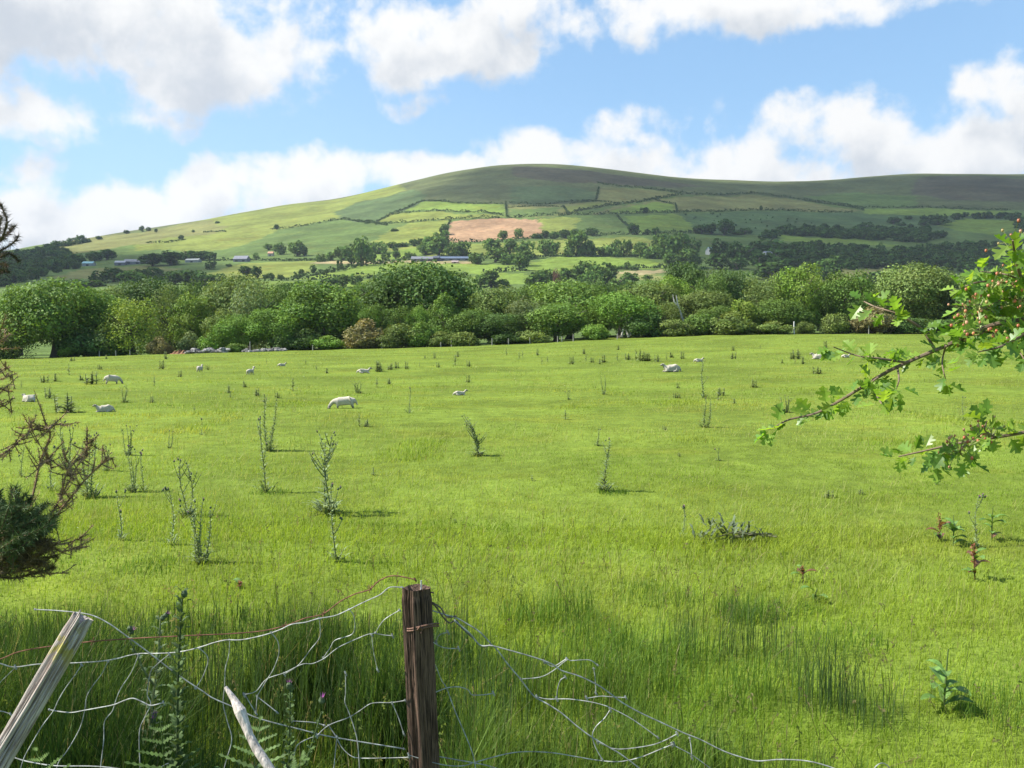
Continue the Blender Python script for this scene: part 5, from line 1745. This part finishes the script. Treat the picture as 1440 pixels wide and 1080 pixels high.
tag(b.build('wire_netting', M_WIRE), 'torn galvanised netting sagging to the ground right of the upright post', 'wire netting')
bw = thing('barbed_wire', 'single rusty barbed wire running to the top of the upright post', 'barbed wire', (0, 0, 0))
b = MB()
RW = [(-60, 945), (0, 927), (25, 917), (62, 910), (130, 902), (200, 897), (240, 895), (280, 893), (325, 891), (370, 887), (400, 880), (417, 874), (430, 869), (455, 863), (478, 846), (500, 835), (520, 829), (530, 819), (545, 811), (560, 810), (584, 815)]
wire(b, RW, .0021, 2.92, RUST_C, seed=2)
b.build('wire', M_RUST, bw)
for px, py in ((130, 902), (280, 893), (400, 880), (521, 828), (455, 863)):
    b = MB()
    c = pt(px, py, 2.92)
    for a in (0, 1.1, 2.2):
        d = Vector((math.cos(a) * .4, math.sin(a), math.cos(a * 2))) * .013
        b.tube([c - d, c + d], .0014, 4, RUST_C)
    b.build('barb', M_RUST, bw)
b = MB()
wire(b, [(600, 836), (604, 846), (608, 847), (620, 855), (625, 864), (632, 868), (642, 866)], .0026, c=(.13, .10, .085)); wire(b, [(604, 850), (611, 851), (625, 870), (633, 876), (640, 872), (645, 876)], .0026, c=(.13, .10, .085))
wire(b, [(604, 840), (606, 833), (610, 834)], .0026, c=(.16, .09, .07))
wire(b, [(640, 874), (655, 888), (668, 900), (676, 908), (684, 909), (690, 906)], .0024, c=(.13, .12, .11))
tag(b.build('wire_tie', M_RUST), 'twisted dark wire loops tying the torn netting to the upright post', 'wire tie')

# thistles and weeds standing at the fence: a darker, finer leaved kind
T_STEM, T_LEAF = (.080, .115, .045), (.085, .130, .050)
TP['marsh'] = [thistle_parts(21, .8, 1, 1, 2, 16, 2.6, .085, .02), thistle_parts(22, .8, 1, 0, 2, 16, 3.0, .09, .025)]
thistle(262, 1400, 820, 'marsh', 'tall dark thistle standing in the netting between the two near posts', .62, Y=2.75)
thistle(398, 1400, 962, 'marsh', 'bright green thistle with one small head right of the broken stake', .62, Y=2.65)
thistle(205, 1400, 868, 'slim', 'thin grey thistle behind the netting left of the tall dark one', .9, Y=3.5)

M_FERN = leaf_mat('fern_frond', .35, .2, .5, var=.2, scale=20)


def fern(px, top, Y, label, seed, col=(.13, .20, .05)):
    rng = np.random.default_rng(seed)
    x = (px - CX) / F_PX * Y
    p = on(x, Y)
    h = pt(px, top, Y).z - p.z
    t = thing('bracken', label, 'fern', p, 0, 'ferns growing through the netting')
    for k in range(5):
        b = MB()
        a = rng.uniform(0, 6.28); L = h * rng.uniform(.8, 1.12) * (1.05 if k == 0 else 1)
        d = np.array((math.cos(a), math.sin(a), 0)); sd = np.array((-d[1], d[0], 0))
        u = np.linspace(0, 1, 22)
        C = d * (L * .45 * u ** 1.6)[:, None] + np.array((0, 0, 1)) * (L * (u - .12 * u ** 3))[:, None]
        b.tube(C, np.linspace(.003, .001, 22), 4, np.array(col) * .9)
        for i in range(7, 22):
            w_ = .14 * math.sin(math.pi * min(1, (u[i] - .25) * 1.15 + .12)) * rng.uniform(.85, 1.15)
            for s in (-1, 1):
                tip = C[i] + s * sd * w_ + d * w_ * .25 + np.array((0, 0, w_ * .3))
                for q in range(6):
                    c0 = C[i] + (tip - C[i]) * (q / 6); c1 = C[i] + (tip - C[i]) * ((q + 1.3) / 6)
                    lw = .014 * (1 - q / 7)
                    m_ = (c0 + c1) / 2
                    b.add([c0, m_ + d * lw + (0, 0, .004), c1, m_ - d * lw - (0, 0, .003)], np.array([(0, 1, 2, 3)]), np.array(col) * rng.uniform(.8, 1.25))
        b.build('frond', M_FERN, t)


fern(118, 1040, 2.5, 'pale green fern tips at the bottom left by the leaning post', 1)
fern(322, 1010, 2.5, 'feathery green fern under the broken stake', 2, (.115, .18, .055))
fern(238, 1035, 2.45, 'fern at the foot of the tall dark thistle', 3, (.085, .14, .035))

# ------------------------------------------------------------------ gorse on the left
M_SPINE = leaf_mat('gorse_spines', .12, .15, .6, var=.25, scale=20)
M_GST = plain_mat('gorse_stem', .9, .3, 40, .1)
gr = thing('gorse_bush', 'spiky dark gorse bush with rusty dead twigs leaning in from the left edge', 'gorse bush', on(-2.35, 3.1))
GB = gr.location.copy()
rng = np.random.default_rng(31)
stem, green, brown, flow = MB(), MB(), MB(), MB()


def spines(b, path, col, dens, L, rng, spread=1.0):
    seg = np.linalg.norm(np.diff(path, axis=0), axis=1)
    tot = seg.sum()
    n = int(tot * dens)
    cum = np.concatenate([[0], np.cumsum(seg)])
    s = rng.uniform(0, tot, n)
    P = np.stack([np.interp(s, cum, path[:, i]) for i in range(3)], 1)
    tg = np.stack([np.interp(s + .01, cum, path[:, i]) for i in range(3)], 1) - P
    tg /= np.linalg.norm(tg, axis=1)[:, None] + 1e-9
    D = rng.normal(size=(n, 3)) * spread + tg * .9
    D /= np.linalg.norm(D, axis=1)[:, None]
    W = np.cross(D, rng.normal(size=(n, 3))); W /= np.linalg.norm(W, axis=1)[:, None]
    l = (L * rng.uniform(.5, 1.4, n))[:, None]
    w_ = np.maximum(.0013, .05 * l)
    V = np.stack([P - W * w_, P + W * w_, P + D * l], 1).reshape(-1, 3)
    b.add(V, np.arange(3 * n).reshape(-1, 3), np.repeat(np.array(col) * rng.uniform(.6, 1.4, (n, 1)), 3, 0))


def gpath(pts, Y, jit=.0):
    S = spl(pts, 6)
    yy = Y + jit * np.sin(np.linspace(0, 3, len(S)) + pts[0][0])
    return np.array([tuple(pt(px, py, y_)) for (px, py), y_ in zip(S, yy)])


loc = np.array(GB)
root = [(-235, 1240), (-190, 1000), (-120, 860)]
DEAD = [
    [(-120, 860), (-20, 800), (40, 760), (70, 725), (85, 700), (100, 672), (112, 650), (125, 630), (131, 618)],
    [(40, 760), (75, 728), (95, 705), (115, 680), (135, 660), (150, 648), (160, 643)],
    [(85, 700), (92, 670), (105, 648), (119, 636)], [(100, 672), (98, 655), (91, 644)], [(112, 650), (120, 640), (124, 622)],
    [(20, 760), (45, 700), (55, 655), (62, 635), (70, 615), (68, 604), (58, 599), (45, 605), (30, 617), (15, 630), (0, 640), (-20, 648)],
    [(62, 630), (70, 650), (72, 660)], [(55, 655), (66, 648), (72, 640)], [(45, 604), (44, 596), (48, 590)], [(68, 604), (74, 598), (80, 596)],
    [(-20, 790), (30, 772), (60, 762), (85, 765), (105, 760), (124, 751)], [(60, 762), (85, 775), (105, 771), (122, 769)],
    [(-20, 810), (30, 803), (65, 806), (96, 806)], [(30, 790), (52, 800), (62, 812)],
    [(-60, 600), (-20, 545), (5, 532), (22, 525)], [(-20, 545), (0, 522), (12, 517)], [(-60, 610), (-30, 580), (0, 569), (17, 580)], [(-40, 585), (-5, 548), (12, 551)],
    [(-60, 520), (-20, 490), (0, 480), (14, 470)],
]
for d in DEAD:
    P = gpath(d, 3.15, .06) - loc
    stem.tube(P, np.linspace(.0042, .0015, len(P)), 5, (.24, .165, .095))
    spines(brown, P, (.31, .225, .115), 700, .020, rng)
    for q in range(int(len(P) * .6)):
        i_ = rng.integers(1, len(P)); dd = rng.normal(size=3) * .03 + (P[i_] - P[i_ - 1]) * .8
        if len(P) < 10: continue
        Q = np.stack([P[i_], P[i_] + dd * .6, P[i_] + dd * 1.1 + (0, 0, .006)])
        stem.tube(Q, (.002, .0015, .001), 4, (.14, .09, .06)); spines(brown, Q, (.31, .23, .12), 600, .014, rng)
for d in ([(-120, 860), (-160, 700), (-190, 480), (-210, 330)], [(-150, 760), (-90, 640), (-60, 600)], [(-190, 520), (-110, 440), (-60, 400)], root, [(-190, 600), (-120, 540), (-60, 520)],
          [(-200, 1000), (-110, 900), (-20, 810)]):
    P = gpath(d, 3.12, .08) - loc
    stem.tube(P, np.linspace(.02, .009, len(P)), 7, (.13, .095, .07))
SPRIG = [[(-60, 405), (-20, 360), (2, 335), (10, 312), (6, 300), (1, 288)], [(-20, 362), (5, 350), (20, 340), (26, 332)], [(-40, 400), (0, 362), (14, 357), (27, 367)], [(-30, 410), (-5, 385), (11, 381)], [(0, 338), (10, 330), (20, 318)], [(-10, 350), (-2, 325), (2, 305)], [(-25, 385), (-3, 372), (10, 374)]]
for d in SPRIG:
    P = gpath(d, 3.15, .05) - loc
    stem.tube(P, np.linspace(.004, .002, len(P)), 5, (.11, .085, .05))
    spines(green, P, (.060, .060, .034), 1500, .022, rng)
    spines(brown, P, (.14, .085, .075), 500, .018, rng)
for k in range(150):        # the dense dark tuft
    x0, y0 = rng.uniform(-60, 30), rng.uniform(735, 805)
    x1, y1 = rng.uniform(-20, 82), rng.uniform(682, 800)
    if x1 > 45 and y1 < 705: y1 += 40
    P = gpath([(x0, y0), ((x0 + x1) / 2, (y0 + y1) / 2 + rng.uniform(-8, 14)), (x1, y1)], 3.15 + rng.normal() * .10) - loc
    stem.tube(P, np.linspace(.004, .002, len(P)), 4, (.12, .085, .05))
    lower = y1 > 752
    spines(brown if lower else green, P, (.150, .120, .060) if lower else (.085, .130, .048), 1700, .026, rng)
    if rng.random() < .5: spines(green, P, (.09, .115, .045), 600, .022, rng)
for k in range(150):       # the body of the bush beyond the edge of the view
    a, zz = rng.uniform(0, 6.28), rng.uniform(.1, 2.25)
    rr = rng.uniform(.15, .62) * (1.1 - .30 * zz / 2.2)
    c = np.array((rr * math.cos(a) * .75 - .32, rr * math.sin(a) * .75 + .22, zz))
    d = np.array((math.cos(a), math.sin(a), .8)) * rng.uniform(.12, .28)
    P = np.stack([c - d * .6, c, c + d * .5 + (0, 0, .05)])
    stem.tube(P, (.006, .004, .002), 4, (.12, .09, .055))
    spines(green if k % 4 else brown, P, (.055, .085, .032) if k % 4 else (.13, .09, .05), 900, .032, rng)
for k in range(16):
    c = np.array(tuple(pt(rng.uniform(12, 34), rng.uniform(778, 792), 3.05))) - loc
    for q in range(5):
        w_ = rng.normal(size=(3, 3)) * .007
        flow.add(c + w_, np.array([(0, 1, 2)]), np.array((.52, .42, .03)) * rng.uniform(.7, 1.1))
stem.build('stem', M_GST, gr)
green.build('spines', M_SPINE, gr)
brown.build('dead_twigs', M_SPINE, gr)
flow.build('flowers', M_SPINE, gr)

# ------------------------------------------------------------------ hawthorn on the right
M_HAW = leaf_mat('hawthorn_leaf', .55, .4, .38, var=.12, scale=40, tint=(1.25, 1.2, .45))
M_BERRY = plain_mat('hawthorn_fruit', .5, .25, 90, .4)
hb = on(1.62, 1.95)
hw = thing('hawthorn', 'hawthorn branches with lobed leaves and reddish young fruit reaching in from the right', 'hawthorn', hb)
hl = np.array(hb)
rng = np.random.default_rng(8)
wood_, leaves_ = MB(), MB()
LOBES = [(0, 0), (.06, .14), (.40, .24), (.44, .34), (.16, .36), (.20, .44), (.54, .56), (.50, .67), (.17, .64), (.30, .84), (.14, .88), (0, 1.0)]


def haw_leaf(p, d, nrm, size, col):
    d = d / np.linalg.norm(d)
    s = np.cross(d, nrm); s /= np.linalg.norm(s) + 1e-9
    n = np.cross(s, d)
    fold, curl = rng.uniform(.15, .45), rng.uniform(-.25, .35)
    mid = [p + size * (d * v + n * curl * v * v) for u, v in LOBES]
    Rr = [p + size * (d * v + s * u * .82 + n * (fold * u + curl * v * v)) for u, v in LOBES]
    Ll = [p + size * (d * v - s * u * .82 + n * (fold * u + curl * v * v)) for u, v in LOBES]
    k = len(LOBES)
    F = [(i, i + 1, k + i + 1, k + i) for i in range(k - 1)] + [(i + 1, i, 2 * k + i, 2 * k + i + 1) for i in range(k - 1)]
    leaves_.add(mid + Rr + Ll, np.array(F), np.array(col) * rng.uniform(.78, 1.25))


def cluster(c):
    b = MB()
    for q in range(rng.integers(6, 12)):
        e = c + rng.normal(size=3) * np.array((.016, .014, .014)) + np.array((0, 0, .008))
        b.tube([c - (0, 0, .008), (c + e) / 2 + (0, 0, .003), e], .0007, 3, (.20, .22, .06), cap=False)
        col = np.array(((.40, .12, .05), (.46, .17, .075), (.36, .27, .09), (.48, .25, .14))[rng.integers(0, 4)]) * rng.uniform(.8, 1.15)
        r = rng.uniform(.0020, .0033)
        V, F = [], []
        for i in range(5):
            th = math.pi * i / 4
            for j in range(6):
                V.append(e + r * np.array((math.sin(th) * math.cos(j * 1.047), math.sin(th) * math.sin(j * 1.047), 1.15 * math.cos(th))))
        F = [(i * 6 + j, i * 6 + (j + 1) % 6, (i + 1) * 6 + (j + 1) % 6, (i + 1) * 6 + j) for i in range(4) for j in range(6)]
        b.add(V, np.array(F), col)
        for j in range(4):
            a = j * 1.57
            t0 = e + np.array((0, 0, r))
            b.add([t0, t0 + np.array((math.cos(a), math.sin(a), .4)) * r * 1.1, t0 + np.array((math.cos(a + .6), math.sin(a + .6), .4)) * r * .9], np.array([(0, 1, 2)]), (.24, .12, .07))
    b.build('fruit_cluster', M_BERRY, hw)


HY = 1.72
trunk_ = np.array([(1.62, 1.95, -.1), (1.60, 1.93, .6), (1.55, 1.90, 1.2), (1.50, 1.86, 1.7), (1.46, 1.84, 2.3), (1.50, 1.85, 2.9)]) - hl + np.array((0, 0, hl[2]))
wood_.tube(trunk_, (.07, .06, .05, .042, .03, .015), 9, (.16, .13, .10))
TW = [
    ([(1700, 520), (1560, 450), (1480, 446), (1400, 456), (1340, 482), (1270, 512), (1235, 530), (1200, 552), (1150, 580), (1110, 590), (1085, 603)], .0055, .0015, 15),
    ([(1315, 492), (1295, 462), (1262, 442), (1232, 432), (1215, 424)], .003, .0012, 15), ([(1262, 516), (1264, 535), (1258, 552)], .002, .001, 26),
    ([(1275, 510), (1230, 503), (1205, 500), (1172, 488)], .0025, .001, 15), ([(1200, 552), (1190, 560), (1180, 565)], .002, .001, 9),
    ([(1250, 520), (1225, 540), (1235, 560), (1240, 568)], .0022, .001, 12), ([(1330, 486), (1325, 510), (1330, 535)], .002, .001, 12),
    ([(1700, 640), (1560, 596), (1480, 602), (1400, 615), (1345, 624), (1300, 634), (1264, 642)], .005, .0015, 14),
    ([(1400, 615), (1385, 605), (1388, 592)], .002, .001, 8), ([(1360, 622), (1350, 636), (1362, 646)], .002, .001, 9), ([(1340, 625), (1325, 640), (1318, 650)], .002, .001, 9),
    ([(1560, 450), (1480, 420), (1440, 395), (1428, 360), (1424, 338)], .005, .0015, 11), ([(1480, 420), (1430, 408), (1385, 396), (1350, 405)], .004, .0012, 9),
    ([(1480, 446), (1430, 440), (1390, 430), (1355, 428)], .003, .0012, 8), ([(1480, 450), (1440, 470), (1405, 488), (1375, 495)], .003, .0012, 9),
    ([(1440, 395), (1410, 385), (1380, 382)], .002, .001, 9), ([(1460, 430), (1415, 420), (1370, 445), (1345, 455)], .003, .001, 8),
    ([(1430, 460), (1430, 485), (1440, 505)], .002, .001, 9), ([(1520, 470), (1470, 480), (1425, 478)], .003, .001, 9), ([(1400, 456), (1380, 470), (1350, 472)], .002, .001, 8),
    ([(1520, 430), (1465, 400), (1450, 372)], .003, .001, 9),
]
for k, (pl, r0, r1, step) in enumerate(TW):
    S = spl(pl, 8)
    yb = HY + (.12 * math.sin(k * 2.1) if k > 0 and len(pl) < 8 else 0)
    ys = HY + (yb - HY) * np.linspace(0, 1, len(S)) + .02 * np.sin(np.linspace(0, 6, len(S)) + k)
    P = np.array([tuple(pt(px, py, y_)) for (px, py), y_ in zip(S, ys)]) - hl
    wood_.tube(P, np.linspace(r0, r1, len(P)), 6, (.17, .125, .085))
    acc, last = 0, S[0]
    for i in range(1, len(S)):
        acc += np.linalg.norm(S[i] - last); last = S[i]
        if acc < step and i < len(S) - 1: continue
        acc = 0
        if S[i][0] > 1500: continue
        tg = P[i] - P[i - 1]; tg /= np.linalg.norm(tg) + 1e-9
        for q in range(rng.integers(2, 5)):
            d = tg * rng.uniform(.1, .8) + rng.normal(size=3) * np.array((.75, .55, .75)) + np.array((0, 0, -.12))
            nrm = np.array((-.35, -.35, .9)) + rng.normal(size=3) * .45
            haw_leaf(P[i] + d / np.linalg.norm(d) * .008, d, nrm, rng.uniform(.021, .038), ((.185, .310, .050), (.235, .350, .055), (.135, .255, .045))[rng.integers(0, 3)])
for px, py in ((1422, 345), (1438, 330), (1396, 400), (1375, 430), (1358, 440), (1405, 480), (1436, 430), (1440, 465), (1360, 445), (1352, 478), (1335, 634), (1350, 628), (1362, 622), (1378, 612), (1392, 610), (1410, 402), (1378, 462)):
    cluster(np.array(tuple(pt(px, py, HY + rng.uniform(-.05, .03)))) - hl)
# crown of the hawthorn beyond the right edge of the view
for k in range(46):
    a = rng.uniform(0, 6.28); zz = rng.uniform(1.2, 2.9)
    c0 = np.array((1.50, 1.86, zz)) - np.array((hl[0], hl[1], 0)) - (0, 0, 0)
    d = np.array((math.cos(a) * .5 + .25, math.sin(a) * .6 + .2, .25)) * rng.uniform(.4, .9)
    if 1.5 + d[0] < 1.25: continue
    P = np.stack([c0, c0 + d * .5 + (0, 0, .04), c0 + d]) - np.array((0, 0, hl[2]))
    wood_.tube(P, (.008, .005, .002), 5, (.17, .125, .085))
    for i in range(26):
        u = rng.uniform(.25, 1.05)
        p_ = P[0] + (P[2] - P[0]) * u + rng.normal(size=3) * .03
        haw_leaf(p_, rng.normal(size=3), np.array((-.3, -.3, .9)) + rng.normal(size=3) * .4, rng.uniform(.028, .045), (.075, .165, .035))
wood_.build('branch', plain_mat('hawthorn_bark', .85, .3, 30, .15), hw)
leaves_.build('leaves', M_HAW, hw)

# ------------------------------------------------------------------ the air between here and the hill
me = bpy.data.meshes.new('haze')
x0, x1, y0, y1, z0, z1 = -4600, 4600, -60, 4400, -4, 620
V = [(x, y, z) for z in (z0, z1) for y in (y0, y1) for x in (x0, x1)]
me.from_pydata(V, [], [(0, 2, 3, 1), (4, 5, 7, 6), (0, 1, 5, 4), (2, 6, 7, 3), (0, 4, 6, 2), (1, 3, 7, 5)])
hz = bpy.data.objects.new('haze', me)
COL.objects.link(hz)
m, t, o = new_mat('haze_air')
pv = t.n('ShaderNodeVolumePrincipled')
pv.inputs['Color'].default_value = (.80, .88, 1.0, 1)
pv.inputs['Density'].default_value = .00005
pv.inputs['Anisotropy'].default_value = .0
t.l(pv.outputs[0], o.inputs['Volume'])
me.materials.append(m)
tag(hz, kind='stuff')
